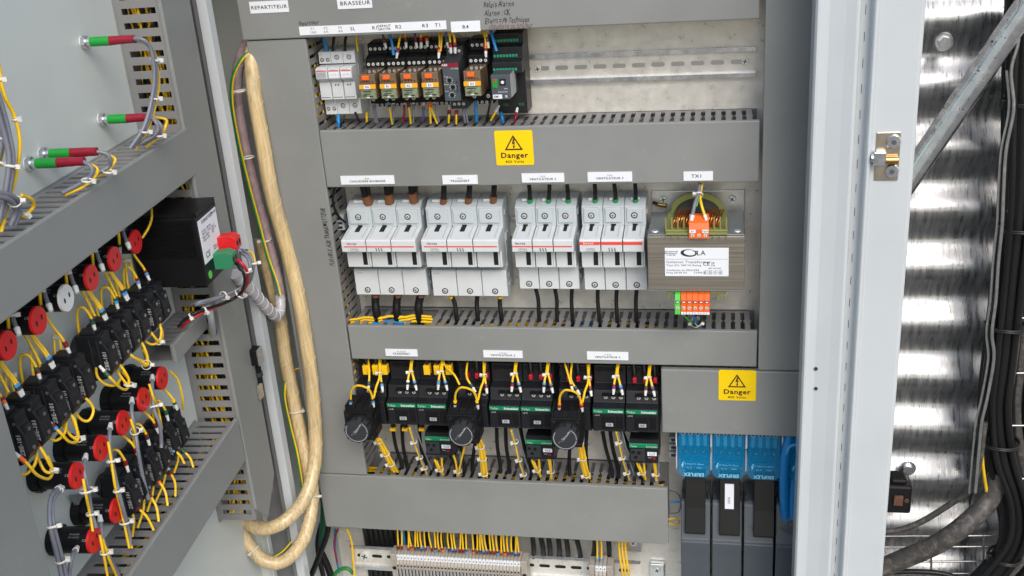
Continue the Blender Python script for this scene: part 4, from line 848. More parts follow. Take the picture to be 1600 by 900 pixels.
def dduct(label, q0, q1, z0, z1, of=OF, pitch=.0172, fw=.0098, fill=None, b1=.0055):
    t = thing('cable_duct', label, 'cable duct', ((q0+q1)/2, 0, z0), 'door')
    part('cover', G().box(q0, q1, of-.002, of+.0042, z0, z1, .0016), 'duct', t)
    part('base', G().box(q0+.002, q1-.002, .0005, .003, z0+.002, z1-.002), 'ductin', t)
    n = int((q1-q0-.02)/pitch)
    fingers(t, (q0+.004, 0, z1-.0030), (1,0,0), (0,1,0), (0,0,1), n, pitch, fw, of-.001, notch=False, b0=.010, b1=b1)
    part('side_wall', G().box(q0+.002, q1-.002, .003, of-.002, z0+.002, z0+.004), 'ductin', t)
    if fill: fill_wires(t, (q0+.01, .030, z1-.030), (q1-.01, .030, z1-.034), (.002, .018, .010), fill, ('yellow','rubber','greyw'), seed=12)
    return t
dduct('long grey cable duct running diagonally across the open door above the lamps', .1240, .6165, .2690, .3310, fill=10)
dduct('lower grey cable duct of the open door below the last contact blocks', .1400, .6165, -.1500, -.0810, fill=8)
sd_ = dduct('short open ended grey duct carrying the red and black wires on the door', .1340, .2420, .0560, .0820, of=.040, pitch=.0125, fw=.0070)
# ---- black power supply
ps = thing('power_supply', 'black ribbed power supply box with white rating label on the open door', 'power supply', (.20, 0, .15), 'door')
q0, q1, z0, z1, of = .1500, .2180, .150, .240, .093
part('housing', G().box(q0, q1, .004, of, z0, z1, .0012), 'black', ps)
part('top_rim', G().prism([(.004,z1+.0002),(of,z1+.0002),(of,z1+.006),(.004,z1+.004)], 'x', q0+.001, q1-.004), 'black', ps)
for k in range(22): part('cooling_rib', G().box(q1, q1+.0022, .012, of-.006, z0+.040+k*.0022, z0+.0411+k*.0022), 'black', ps)
part('label', G().box(q0+.004, q1-.004, of+.0001, of+.0006, z0+.028, z1-.006), 'label', ps)
for s, sz, fz, fx, al in (('SUBNETICS', .0062, .92, .16, 'LEFT'), ('STM-40', .0060, .93, .96, 'RIGHT'), ('Art.Nr. 100 234\n24V DC / 2.5A\nInput 230V~\nOutput 24V', .0040, .62, .10, 'LEFT'), ('Type 7\nSerial 40\nIP20', .0036, .60, .60, 'LEFT'), ('CE', .0110, .16, .10, 'LEFT'), ('Made in EU\nDate 2019', .0034, .18, .55, 'LEFT')):
    text(ps, s, sz, (q1-.004-(q1-q0-.008)*fx, of+.0009, z0+.028+(z1-z0-.034)*fz), 'ink', face='off', align=al, bold=.0001)
part('green_dot', G().cyl((q1-.013, of+.0001, z0+.011), 'y', .0052, .0005, 20), 'limegreen', ps)
for nm, m_, qq, zz in (('red_connector', 'red', .159, .186), ('green_connector', 'connector_green', .180, .172)):
    c = part(nm, G().prism([(of,zz-.011),(of+.020,zz-.011),(of+.025,zz-.006),(of+.025,zz+.008),(of+.017,zz+.012),(of,zz+.010)], 'x', qq-.010, qq+.008, .0006), m_, ps)
    for d_ in (-.0045, .0035): part('wire_hole', G().box(qq+d_-.0022, qq+d_+.0022, of+.0250, of+.0254, zz-.002, zz+.004), 'dark', c, root=ps)
# ---- pilot lamps
def lamp(label, q, z, red=True, length=.047):
    t = thing('pilot_lamp', label, 'pilot lamp', (q, 0, z), 'door', 'black cylindrical pilot lamp bodies')
    part('collar', G().cyl((q, .0005, z), 'y', .0168, .0100, 36, .0165), 'black', t)
    for k in range(12):
        a_ = 2*math.pi*k/12; part('collar_rib', G().cyl((q+math.cos(a_)*.0163, .0020, z+math.sin(a_)*.0163), 'y', .0014, .0075, 6), 'black', t)
    part('barrel', G().cyl((q, .0105, z), 'y', .0142, length-.0125, 40), 'black', t)
    c = part('cap', G().cyl((q, length-.002, z), 'y', .0144, .0025, 40, .0139), 'red' if red else 'white2', t)
    for d_ in (-.0052, .0052):
        vs = [(q+d_+math.cos(2*math.pi*k/16)*.0016, length+.0007, z+.0002+d_*-.25+math.sin(2*math.pi*k/16)*.0030) for k in range(16)]
        part('pin_hole', G().add(vs, [tuple(range(16))[::-1]]), 'dark', c, root=t)
    # print towards the viewer side of the barrel
    for k, (s, sz) in enumerate((('XVLA330', .0026), ('24V AC/DC', .0022), ('CE', .0036))):
        a_ = R(58-k*13); me = text(t, s, sz, (q, length-.016, z), 'dimink', face='near')
        r_, u_, n_ = Vector((0,1,0)), Vector((-math.sin(a_),0,math.cos(a_))), Vector((math.cos(a_),0,math.sin(a_)))
        mx = Matrix((r_, u_, n_)).transposed().to_4x4(); mx.translation = n_*.0144+Vector((0, length-.016+(.012 if k == 2 else 0), 0)); me.matrix_local = mx
    return t
ORDT = ['nearest to the power supply', 'second', 'third', 'fourth', 'fifth', 'nearest to the picture edge']
for k in range(6):
    lamp(('white capped pilot lamp in the upper diagonal row' if k == 3 else 'red capped pilot lamp of the upper row, '+ORDT[k]+(' counted from the power supply' if 0 < k < 5 else '')), .2850+.0558*k, .2360, k != 3)
for k in range(5): lamp('red capped pilot lamp of the middle diagonal row, '+['rightmost','second from right','third from right','fourth from right','leftmost'][k], .2920+.0547*k, .0610)
for k in range(2): lamp('red capped pilot lamp of the lowest row, '+('right one' if k == 0 else 'left one'), .4560+.0545*k, -.0190)
# ---- contact blocks
cb = thing('contact_block', 'x', 'contact block', (0,0,0), 'cab', 'black contact blocks behind the push buttons')
part('body', G().prism([(.014,.000),(.046,.000),(.046,-.0100),(.0500,-.0180),(.0520,-.0400),(.0470,-.0480),(.0400,-.0530),(.0220,-.0560),(.0140,-.0520)], 'x', -.0088, .0088, .0009), 'blackm', cb)
part('top_hood', G().box(-.0080, .0080, .0200, .0380, .0001, .0040, .0008), 'blackm', cb)
for z_ in (-.0160, -.0360): part('terminal_recess', G().box(-.0050, .0050, .0480, .0515, z_-.0045, z_+.0045, .0004), 'dark', cb)
part('side_terminal', G().box(.0087, .0092, .0300, .0350, -.0230, -.0130), 'dark', cb); part('side_terminal', G().box(.0087, .0092, .0280, .0330, -.0430, -.0320), 'dark', cb); part('side_ridge', G().box(.0087, .0097, .0300, .0310, -.0500, -.0040), 'charcoal', cb); part('side_ridge', G().box(.0087, .0097, .0385, .0393, -.0500, -.0040), 'charcoal', cb)
part('clip_dot', G().cyl((.0089, .0435, -.0075), 'x', .0017, .0004, 12), 'shroud', cb)
text(cb, 'ZBE-101', .0060, (.0094, .0452, -.0300), 'dimink', face='near', ang=90, bold=.0002)
for z_ in (-.0170, -.0370): part('terminal_screw', G().cyl((0, .0516, z_), 'y', .0022, .0005, 12), 'screw', cb)
ut = [(232,432),(218,444),(199,462),(185,480),(166,495),(149,513),(107,545),(84,571),(63,588),(35,612),(11,637)]
lt_ = [(276,636),(263,653),(247,673),(234,693),(217,713),(201,735)]
fm = {0:('bluem','darkred'),1:('bluem','darkred'),2:('bluem','charcoal'),3:('bluem','dgreen'),4:('charcoal','bluem'),5:('dgreen','charcoal'),6:('darkred','darkred'),7:('charcoal','bluem'),8:('darkred','dgreen'),9:('charcoal','bluem'),10:('orange','darkred')}
lm = {0:('dgreen','yplastic'),1:('dgreen','dgreen'),2:('charcoal','darkred'),3:('charcoal','darkred'),4:('darkred','maroon'),5:('darkred','darkred')}
blocks = []; first = True
order = ['first','second','third','fourth','fifth','sixth','seventh','eighth','ninth','tenth','eleventh']
for row, lst, zt in ((0, ut, .1700), (1, lt_, .0030)):
    for k, (px, py) in enumerate(lst):
        # solve for off where the ray passes through the ferrule foot at the block top
        best = min((abs(D(px, py+7, .02+.001*j).z-zt), .02+.001*j) for j in range(40)); of_ = min(max(best[1], .034), .046); q = D(px, py+7, of_).x
        lab = (order[k]+' contact block from the '+('power supply' if row == 0 else 'right')+' in the '+('upper' if row == 0 else 'lower')+' row of black blocks')
        loc = door_to_world((q, 0, zt))
        b_ = cb if first else copy_tree(cb)
        b_.location = loc; b_.rotation_euler = (0, 0, ROTZ); b_['label'] = lab; first = False
        blocks.append((row, k, q, of_, zt))
# push-button carriers behind the blocks
def carrier(q, z, lab):
    t = thing('push_button_base', lab, 'button base', (q, 0, z), 'door', 'push button bases behind the contact blocks')
    part('nut', G().cyl((q, .0004, z), 'y', .0170, .0080, 28), 'charcoal', t); part('collar', G().cyl((q, .0084, z), 'y', .0140, .0070, 28), 'blackm', t)
    part('lever', G().prism([(q-.017,z+.012),(q-.004,z+.026),(q+.004,z+.024),(q-.008,z+.006)], 'y', .010, .014, .0006), 'charcoal', t)
    part('lever', G().prism([(q+.006,z-.026),(q+.018,z-.016),(q+.012,z-.006),(q-.002,z-.018)], 'y', .010, .014, .0006), 'charcoal', t)
for i, q in enumerate((.27, .325, .380, .440, .495, .550)): carrier(q, .142, 'upper push button base '+['beside the power supply','behind the second block pair','behind the third block pair','behind the foremost wide block','behind the two right middle blocks','nearest the picture edge'][i])
for i, q in enumerate((.29, .345, .400)): carrier(q, -.026, 'lower push button base '+['behind the rightmost lower blocks','behind the middle lower blocks','behind the leftmost lower blocks'][i])
t = thing('latch_arm', 'grey green folded latch arm left of the lower contact blocks', 'latch', (.44, 0, -.05), 'door')
part('arm', G().prism([(.430,-.012),(.470,.010),(.462,-.020),(.425,-.060),(.405,-.075),(.402,-.050)], 'y', .004, .010, .001), 'irontop', t)
# ---- door wires
def ends(a): return a
Y_ = 'yellow'; r_ = .00155
# upper wires: from the lamps row into the top of each block
for row, k, q, of_, zt in blocks:
    tip = Vector((q+.000, of_, zt+.0005)); start = tip+Vector((0, 0, .0085))
    mk = (fm if row == 0 else lm)[k]
    nm = order[k]
    if (row == 0 and k in (1, 3, 5, 8)) or (row == 1 and k in (1, 3, 5)):
        s_ = [start+Vector((0,0,.001)), start+Vector((0,-.001,.010)), start+Vector((.000,-.006,.021)), start+Vector((.001,-.013,.020)), start+Vector((.002,-.016,.008)), start+Vector((.002,-.018,-.012))]
    elif row == 0:
        s_ = [start+Vector((0,0,.001)), start+Vector((0,-.003,.012)), start+Vector((0,-.010,.026)), start+Vector((-.001,-.016,.042)), start+Vector((-.002,-.020,.060))]
    else:
        s_ = [start+Vector((0,0,.001)), start+Vector((.001,-.002,.012)), start+Vector((.002,-.010,.024)), start+Vector((.004,-.020,.030)), start+Vector((.005,-.026,.022)), start+Vector((.004,-.029,.002))]
    strands = [([s_[i] for i in range(len(s_))][::-1], r_, Y_, None, (mk, 'white2'))]
    if row == 0 and k in (2, 4, 7, 9):
        strands.append(([v+Vector((.0034, 0, .0)) for v in s_][::-1], r_, Y_, None, (mk, 'white2')))
        strands.append(([s_[0]+Vector((.010,-.006,.002))]+[v+Vector((.0068, -.004, .0)) for v in s_[2:]], r_, Y_, None, None))
    harness(('doubled' if len(strands) > 1 else 'single')+' yellow wire ending on top of the '+nm+' contact block of the '+('upper' if row == 0 else 'lower')+' row', strands, 'wire', 'yellow_wire', 'door', 'yellow wires on top of the door contact blocks')
# lower wires under the upper row: drawn in photo pixels (px, py, off)
und = [
 ('loop of yellow wires hanging under the first pair of upper contact blocks', [(((246,496,.042),(250,508,.050),(252,520,.052),(248,534,.050),(236,538,.045),(224,530,.038),(217,520,.03)),('bluem','darkred')), (((229,510,.044),(238,522,.050),(246,532,.052),(252,536,.050),(254,520,.045),(250,508,.042)),('bluem','redw'))], (250,536,.052)),
 ('loop of yellow wires hanging under the second pair of upper contact blocks', [(((216,528,.044),(224,540,.050),(230,556,.052),(231,570,.050),(222,564,.045),(206,556,.038),(198,548,.03)),('bluem','dgreen')), (((198,546,.044),(206,556,.050),(218,564,.052),(228,572,.050),(229,556,.045),(222,545,.042)),('bluem','bluem'))], (229,573,.052)),
 ('loop of yellow wires hanging under the widest upper contact block', [(((180,562,.044),(192,576,.050),(201,592,.052),(200,602,.050),(190,590,.045),(180,574,.038)),('dgreen','charcoal')), (((163,580,.044),(174,592,.050),(188,606,.052),(198,608,.050),(201,594,.045),(190,580,.04)),('dgreen','dgreen')), (((150,572,.030),(152,588,.036),(164,600,.042),(180,602,.046),(190,590,.044)),None)], (203,597,.052)),
 ('loop of yellow wires under the seventh upper contact block', [(((122,619,.044),(137,625,.050),(146,640,.052),(140,656,.050),(128,656,.045),(112,638,.038)),('maroon','charcoal'))], None),
 ('crossed yellow wires tied under the eighth and ninth upper contact blocks', [(((101,642,.044),(114,652,.050),(120,670,.052),(122,686,.050),(110,680,.045),(94,658,.038)),('maroon','dgreen')), (((80,663,.044),(94,676,.050),(108,690,.052),(120,690,.050),(122,676,.045),(112,655,.04)),('maroon','bluem')), (((70,673,.030),(76,684,.036),(88,688,.042),(100,678,.046),(104,660,.044)),None)], (128,684,.052)),
 ('crossed yellow wires tied under the last two upper contact blocks', [(((54,690,.044),(66,704,.050),(76,722,.052),(82,736,.050),(70,736,.045),(56,710,.038),(48,700,.034)),('orange','darkred')), (((30,714,.044),(44,726,.050),(58,742,.052),(76,748,.050),(82,734,.045),(74,712,.04)),('orange','orange')), (((30,742,.040),(42,740,.042),(54,726,.046),(58,708,.044)),None)], (85,731,.052)),
]
for lab, ss, tie in und:
    st_ = []
    for pts, mk in ss: st_.append((DW(*pts), r_, Y_, (mk, 'white2') if mk else None, None))
    harness(lab, st_, 'wires', 'wire_loop', 'door', None, [(D(*tie), (0,.3,1), .0042, (0,1,0))] if tie else ())
low = [((266,700,.044),(288,724,.058),('dgreen','bluem')), ((283,702,.044),(302,730,.058),('dgreen','dgreen')), ((264,735,.044),(274,776,.058),('charcoal','darkred')), ((245,748,.044),(262,790,.058),('charcoal','orange')), ((231,770,.044),(248,815,.058),('charcoal','darkred')), ((211,790,.044),(240,828,.058),('darkred','darkred'))]
for i, (a, b, mk) in enumerate(low):
    A, B = D(*a), D(*b); B.z = max(B.z, -.085)
    st_ = [([A, A.lerp(B, .45)+Vector((0,.004,.0)), B], r_, Y_, (mk, 'white2'), None), ([A+Vector((.003,-.004,-.004)), A.lerp(B, .5)+Vector((.006,-.010,0)), B+Vector((.010,-.022,-.002))], r_, Y_, None, None)]
    harness(order[i]+' pair of yellow wires from right dropping into the lower door duct', st_, 'wires', 'yellow_wire', 'door', 'yellow wires under the lower contact blocks')
# grey sheathed pairs leaving the lamps, with yellow wire and ties
gw = .0023
runs = [
 ('grey and yellow wires descending from the rightmost middle lamp', [((238,594,.030),(238,610,.034),(241,640,.040),(250,664,.044),(252,690,.046),(252,700,.046))], [((233,600,.040),(240,622,.042),(247,640,.044),(253,670,.046))], [(247,639,.044)]),
 ('grey and yellow wires descending from the second middle lamp', [((206,630,.030),(206,646,.034),(211,672,.040),(215,700,.044),(222,740,.046),(232,780,.046))], [((204,655,.040),(210,672,.042),(215,690,.044),(216,705,.046))], [(212,672,.042)]),
 ('grey and yellow wires descending from the third middle lamp past the lower blocks', [((172,670,.030),(171,686,.034),(174,714,.040),(181,750,.044),(191,790,.046),(200,825,.046),(204,852,.046))], [((169,690,.040),(174,720,.042),(180,760,.044),(190,800,.046),(202,856,.046)),((190,780,.042),(196,820,.044),(206,856,.046))], [(178,717,.044),(188,764,.046),(200,828,.048)]),
 ('grey and yellow wires descending from the fourth middle lamp', [((133,718,.030),(131,734,.034),(137,762,.040),(143,800,.044),(150,824,.046))], [((130,748,.040),(135,776,.042),(140,800,.044),(145,830,.046))], [(140,766,.044),(146,812,.046)]),
 ('grey cable pair descending from the leftmost middle lamp', [((90,764,.030),(80,776,.034),(77,800,.040),(80,830,.044),(92,880,.046),(100,920,.046)),((94,766,.030),(84,778,.034),(81,800,.040),(86,830,.044),(99,880,.046),(107,920,.046))], [], [(84,826,.046),(100,886,.046)]),
 ('grey and yellow wires descending from the lowest right lamp', [((157,816,.030),(160,838,.034),(170,868,.040),(184,896,.044),(196,925,.046))], [((156,836,.040),(162,866,.042),(168,900,.044),(172,925,.046)),((160,842,.040),(170,872,.042),(182,900,.044),(190,925,.046))], [(163,868,.046)]),
 ('grey wire stub leaving the lowest left lamp', [((118,860,.030),(112,872,.034),(108,900,.040),(107,925,.044))], [], [])]
for lab, gl, yl, ties in runs:
    gl = [tuple((x, y, o_+(.012 if i < 2 else .010 if i < len(p_)-2 else .004)) for i, (x, y, o_) in enumerate(p_)) for p_ in gl]; yl = [tuple((x, y, o_+(.011 if i < len(p_)-2 else .004)) for i, (x, y, o_) in enumerate(p_)) for p_ in yl]; ties = [(x, y, o_+.011) for x, y, o_ in ties]
    st_ = [(DW(*p_), gw, 'greyw', ((), 'white2'), None) for p_ in gl]+[(DW(*p_), r_, Y_, ((), None), None) for p_ in yl]
    harness(lab, st_, 'wires', 'lamp_wiring', 'door', None, [(D(*c), (0,.2,1), .0048, (-.3,1,.2)) for c in ties])
# short wires visible above the upper lamps
for k, (x, y) in enumerate(((185,372),(144,406),(103,440),(62,468),(12,505))):
    st_ = [(DW((x-3,y-26,.034),(x,y-10,.036),(x+2,y+14,.034)), .0017, Y_, None, (('charcoal',), 'wgrey')), (DW((x+4,y-22,.034),(x+10,y-2,.040),(x+14,y+8,.044)), .0022, 'greyw', None, ((), 'white2'))]
    harness('short yellow and grey wires coming from the diagonal duct above the '+['first','second','third','fourth','fifth'][k]+' upper lamp', st_, 'wires', 'lamp_wiring', 'door', 'wire pairs above the upper lamps', [(D(x-2, y-14, .038), (0,.2,1), .0036, (-.5,1,0))])
# wires running down behind the upper lamps to blocks
for k, (x, y) in enumerate(((196,402),(172,430),(140,462),(84,522),(48,542),(8,582))):
    st_ = [(DW((x,y,.014),(x+2,y+30,.016),(x+8,y+64,.02)), r_, Y_, None, None), (DW((x+6,y,.014),(x+12,y+24,.018),(x+20,y+50,.022)), r_, Y_, None, None)]
    harness('pair of yellow wires dropping behind the '+order[k]+' upper lamp', st_, 'wires', 'yellow_wire', 'door', 'yellow wires behind the upper lamps', [(D(x+2, y+6, .016), (0,0,1), .004, (0,1,0))])
single('yellow_wire', G().tube(DW((222,372,.04),(232,356,.045),(237,340,.045),(236,322,.04)), r_), Y_, 'yellow wire curving up behind the power supply from the first lamp', 'wire', 'door')
single('yellow_wire', G().tube(DW((266,580,.03),(278,594,.034),(285,620,.036),(286,640,.03)), r_), Y_, 'yellow wire arching right of the rightmost middle lamp', 'wire', 'door')
# ---- indicator LEDs
def led(label, px, py, wires, tie_at, ln=.060):
    b = D(px, py, .002); q, z = b.x, b.z
    t = thing('indicator_light', label, 'indicator', (q, 0, z), 'door', 'green and red sleeved indicators')
    part('washer', G().cyl((q, .0003, z), 'y', .0068, .0012, 24), 'white2', t)
    part('hex_nut', G().cyl((q, .0015, z), 'y', .0074, .0050, 6, smooth=False), 'screw', t); part('thread', G().cyl((q, .0065, z), 'y', .0050, .0065, 20), 'zinc', t)
    part('green_sleeve', G().cyl((q, .0115, z), 'y', .0054, .0230, 20), 'green', t); part('red_sleeve', G().tube([(q,.0345,z),(q,.048,z+.0004),(q+.0005,ln+.004,z+.0006)], [.0052]*3+[.0050]*4+[.0046]*6, 16), 'maroon', t)
    for m_, rr, pts in wires: part('lead', G().tube([(q, ln, z+.001)]+DW(*pts), rr), m_, t)
    for c in tie_at: tie_part(t, D(*c), (0,.2,1), .0052, head=(-.2,1,-.2))
led('topmost green and red sleeved indicator light on the open door', 130, 66, [('greyw', .0022, ((226,66,.076),(240,84,.08),(245,118,.078),(240,160,.072),(228,200,.066),(208,232,.052))), ('greyw', .0022, ((224,62,.076),(236,78,.08),(241,118,.078),(236,160,.072),(224,200,.066),(203,232,.052))), ('yellow', .0016, ((232,72,.074),(247,110,.078),(246,150,.072),(232,200,.066),(212,234,.05)))], [(243,93,.079),(242,153,.073),(226,205,.066)])
led('indicator light just above the diagonal duct at right', 158, 187, [('greyw', .0022, ((246,190,.074),(252,200,.078),(246,212,.072),(222,226,.055))), ('greyw', .0022, ((240,186,.074),(247,200,.078),(240,212,.072),(216,226,.055))), ('yellow', .0016, ((258,186,.074),(259,196,.078),(252,210,.072),(228,230,.055)))], [(248,211,.074)])
led('left one of the front pair of indicators over the diagonal duct', 44, 256, [('greyw', .0022, ((140,258,.070),(144,268,.072),(134,282,.064),(96,302,.05))), ('yellow', .0016, ((151,262,.070),(148,276,.070),(130,292,.062),(100,305,.05)))], [(136,282,.068)])
led('right one of the front pair of indicators over the diagonal duct', 66, 241, [('greyw', .0022, ((166,240,.072),(172,250,.074),(168,262,.068),(130,278,.05))), ('yellow', .0016, ((178,246,.072),(176,258,.072),(164,270,.064),(140,280,.05)))], [(169,268,.070)])
# big arcs at the left picture edge
for lab, gl, yl, ties in (('grey and yellow wire bundle arching down the left picture edge', [((-12,120,.06),(4,170,.06),(14,210,.06),(20,250,.06),(14,300,.055),(4,340,.05)),((-16,130,.06),(-2,180,.06),(8,215,.06),(14,250,.06),(8,300,.055),(-2,345,.05))], [((-2,100,.06),(2,130,.06),(9,155,.06),(22,180,.06),(31,220,.06),(26,270,.055),(10,330,.05),(2,362,.045))], [(6,124,.062),(24,188,.062),(24,264,.062)]),
   ('second grey and yellow wire arc at the picture edge below the first', [((-10,300,.06),(12,304,.062),(26,312,.060),(30,330,.055),(22,352,.05)),((-10,306,.06),(10,310,.062),(21,318,.060),(24,332,.055),(16,352,.05))], [((34,305,.06),(50,312,.06),(52,324,.055),(36,340,.05))], [(12,332,.056),(44,333,.056)]),
   ('inner yellow wire arc with two ties at the left picture edge', [((-14,150,.05),(0,190,.05),(4,215,.05),(-4,250,.05))], [((-10,130,.05),(2,170,.05),(8,210,.05),(-2,260,.045))], [(8,221,.052),(0,286,.05)])):
    harness(lab, [(DW(*p_), .0026, 'greyw', None, None) for p_ in gl]+[(DW(*p_), .0018, Y_, None, None) for p_ in yl], 'wires', 'wire_arc', 'door', None, [(D(*c), (0,.2,1), .0062, (-.2,1,.1)) for c in ties])
# ---- red black grey loops of the power supply
f = [('redw', .0021, ((364,403,.111),(376,410,.125),(386,424,.130),(386,444,.120),(374,460,.105),(352,473,.092),(320,487,.075),(296,500,.058),(284,512,.042))), ('rubber', .0021, ((362,408,.111),(374,416,.125),(382,432,.130),(380,452,.118),(366,466,.102),(346,475,.090),(312,486,.072),(290,498,.055),(279,510,.040)))]
harness('red and black wire pair looping from the green plug into the short duct', [(DW(*p_), rr, m_, ((), 'white2'), None) for m_, rr, p_ in f], 'wires', 'supply_wires', 'door', None, [(D(386,424,.129), (0,.2,1), .0050, (-.5,1,.2)), (D(372,453,.105), (.2,.5,1), .0050, (-.5,1,.2)), (D(330,474,.092), (1,.3,.5), .0050, (0,1,-.2)), (D(293,492,.060), (1,.3,.5), .0050, (0,1,-.2))])
f = [('greyw', .0021, ((377,390,.111),(390,398,.125),(396,414,.130),(392,436,.122),(378,450,.106),(345,463,.090),(312,472,.075),(300,476,.06))), ('greyw', .0021, ((375,394,.111),(386,402,.125),(391,418,.130),(387,440,.120),(372,452,.104),(340,466,.088),(306,476,.072))), ('yellow', .0016, ((382,391,.112),(394,396,.125),(398,410,.130),(395,425,.126)))]
harness('grey wires with a yellow one looping from the red plug', [(DW(*p_), rr, m_, (('bluem', 'charcoal') if m_ == 'yellow' else (), 'white2'), None) for m_, rr, p_ in f], 'wires', 'supply_wires', 'door', None, [(D(396,412,.130), (0,.2,1), .0055, (-.8,1,.3)), (D(346,466,.088), (1,.3,.4), .0050, (0,1,-.3))])
single('tied_strap', G().tube(DW((326,478,.062),(330,500,.064),(334,530,.04)), .0045), 'wgrey', 'short white tied bundle end beside the vertical door duct', 'wires', 'door')
# ---- big bundles between door and cabinet
def wrapped(label, pts, r_b, m_, lines='wrapline', frame='cab', turns=12, yells=0, kind='wire_bundle'):
    t = thing(kind, label, 'wire bundle', pts[0], frame); g = G().tube(pts, r_b, 24, 9); part('wrap', g, m_, t)
    path = g.path; n = len(path)
    # helical edge of the spiral wrap
    L = [0]
    for a, b in zip(path, path[1:]): L.append(L[-1]+(b-a).length)
    hp = []; tot = L[-1]; u = (path[1]-path[0]).orthogonal().normalized()
    for i in range(n):
        tt = (path[min(i+1, n-1)]-path[max(i-1, 0)]).normalized(); u = (u-tt*u.dot(tt)).normalized(); hp.append((path[i], tt, u.copy()))
    def at(s_):
        s_ = max(0, min(tot-1e-6, s_)); i = max(j for j in range(n-1) if L[j] <= s_); f_ = (s_-L[i])/(L[i+1]-L[i]); p_ = hp[i][0].lerp(hp[i+1][0], f_); return p_, hp[i][1], hp[i][2].lerp(hp[i+1][2], f_).normalized()
    N = int(turns*22); q = []
    for k in range(N):
        p_, tt, uu = at(tot*k/N); a_ = 2*math.pi*turns*k/N; w_ = tt.cross(uu); q.append(p_+(uu*math.cos(a_)+w_*math.sin(a_))*(r_b+.0001))
    part('spiral_edge', G().tube(q, .00045, 5, 1), lines, t)
    rnd = random.Random(len(label))
    for k in range(yells):                   # single strands showing through the wrap
        a0 = rnd.uniform(0, 6.28); s0 = rnd.uniform(0, tot*.5); s1 = s0+tot*rnd.uniform(.3, .5); q = []
        for j in range(40):
            p_, tt, uu = at(s0+(s1-s0)*j/39); a_ = a0+.6*math.sin(j/39*3+k); w_ = tt.cross(uu); q.append(p_+(uu*math.cos(a_)+w_*math.sin(a_))*(r_b-.0007))
        part('strand', G().tube(q, .0008, 5, 1), ['wrapline','wrapline','yplastic'][k % 3], t)
    return t, at, tot
BP1 = W((412,20,-.035),(402,56,-.050),(394,86,-.072),(398,150,-.088),(410,220,-.092),(424,300,-.095),(446,380,-.082),(464,450,-.088),(476,520,-.092),(486,590,-.096),(492,660,-.10),(492,720,-.115),(478,775,-.15),(450,810,-.185),(415,826,-.200),(385,815,-.195),(364,790,-.185),(352,760,-.175))
wrapped('thick cream spiral wrapped wire bundle hanging from the top cable duct and curving back', BP1, .0108, 'wrap', turns=26, yells=16)
BP2 = W((408,372,-.045),(424,440,-.055),(438,500,-.062),(446,560,-.070),(458,620,-.078),(470,680,-.088),(482,730,-.105),(488,780,-.130),(476,838,-.165),(448,874,-.190),(418,878,-.200),(394,858,-.200),(376,826,-.195),(366,790,-.185),(358,755,-.175))
t, at, tot = wrapped('second cream spiral wrapped bundle behind the first reaching lowest in its loop', BP2, .0106, 'wrap', turns=24, yells=12)
tie_part(t, *((lambda a: (a[0], a[1]))(at(tot*.40))), .0125, head=(1,-.3,0)); tie_part(t, *((lambda a: (a[0], a[1]))(at(tot*.60))), .0125, head=(1,-.3,0)); tie_part(t, *((lambda a: (a[0], a[1]))(at(tot*.84))), .0125, head=(0,-1,.3))
wrapped('mauve tinted wrapped wire bundle left of the upper cream bundle', W((408,20,-.03),(392,56,-.04),(376,90,-.045),(370,130,-.05),(376,190,-.055),(388,250,-.058),(402,310,-.060),(418,370,-.062),(430,420,-.066),(438,462,-.075),(434,488,-.095),(420,496,-.11)), .0080, 'mauve', 'greywrap', turns=16, yells=3)
wrapped('grey spiral wrapped cable running from the power supply loop to the mauve bundle', W((366,428,-.215),(384,446,-.19),(404,466,-.16),(420,484,-.135),(432,494,-.11),(438,482,-.095),(437,462,-.085)), .0082, 'greywrap', 'label', turns=11)
ey = G().tube(W((396,78,-.075),(378,92,-.085),(364,120,-.085),(362,160,-.085),(372,220,-.085),(386,280,-.085),(402,340,-.085),(418,400,-.085),(432,440,-.09),(437,462,-.10)), .0025)
et = thing('earth_wire', 'green and yellow earth wire following the mauve bundle with three white ties', 'wire', P(396,78,-.075)); part('insulation', ey, 'gygreen', et)
part('yellow_stripe', G().tube([v+Vector((.0021,-.0009,0)) for v in ey.path], .0013, 6, 1), 'yellow', et)
for c in ((376,142,-.078),(388,246,-.076),(415,375,-.076)): tie_part(et, P(*c), (.1,0,-1), .0085, head=(-1,-.3,0))
et = thing('earth_wire', 'green and yellow earth wire beside the lower cream bundles', 'wire', P(444,620,-.09))
ey = G().tube(W((446,590,-.08),(444,620,-.09),(452,660,-.098),(464,710,-.108),(472,760,-.118),(474,790,-.125)), .0022); part('insulation', ey, 'gygreen', et)
part('yellow_stripe', G().tube([v+Vector((.0019,-.0008,0)) for v in ey.path], .0013, 6, 1), 'yellow', et)
et = thing('earth_wire', 'green and yellow earth wire looping at the foot of the cream bundles', 'wire', P(380,860,-.16))
ey = G().tube(W((374,800,-.165),(376,830,-.168),(386,858,-.200),(410,872,-.19),(436,866,-.17),(456,846,-.15),(470,826,-.13)), .0024); part('insulation', ey, 'gygreen', et)
part('yellow_stripe', G().tube([v+Vector((.0008,-.0018,.0016)) for v in ey.path], .0013, 6, 1), 'yellow', et)
single('yellow_wire', G().tube(W((456,580,-.05),(466,576,-.045),(474,578,-.04)), .0016), 'yellow', 'tiny yellow wire between the two cream bundles', 'wire')
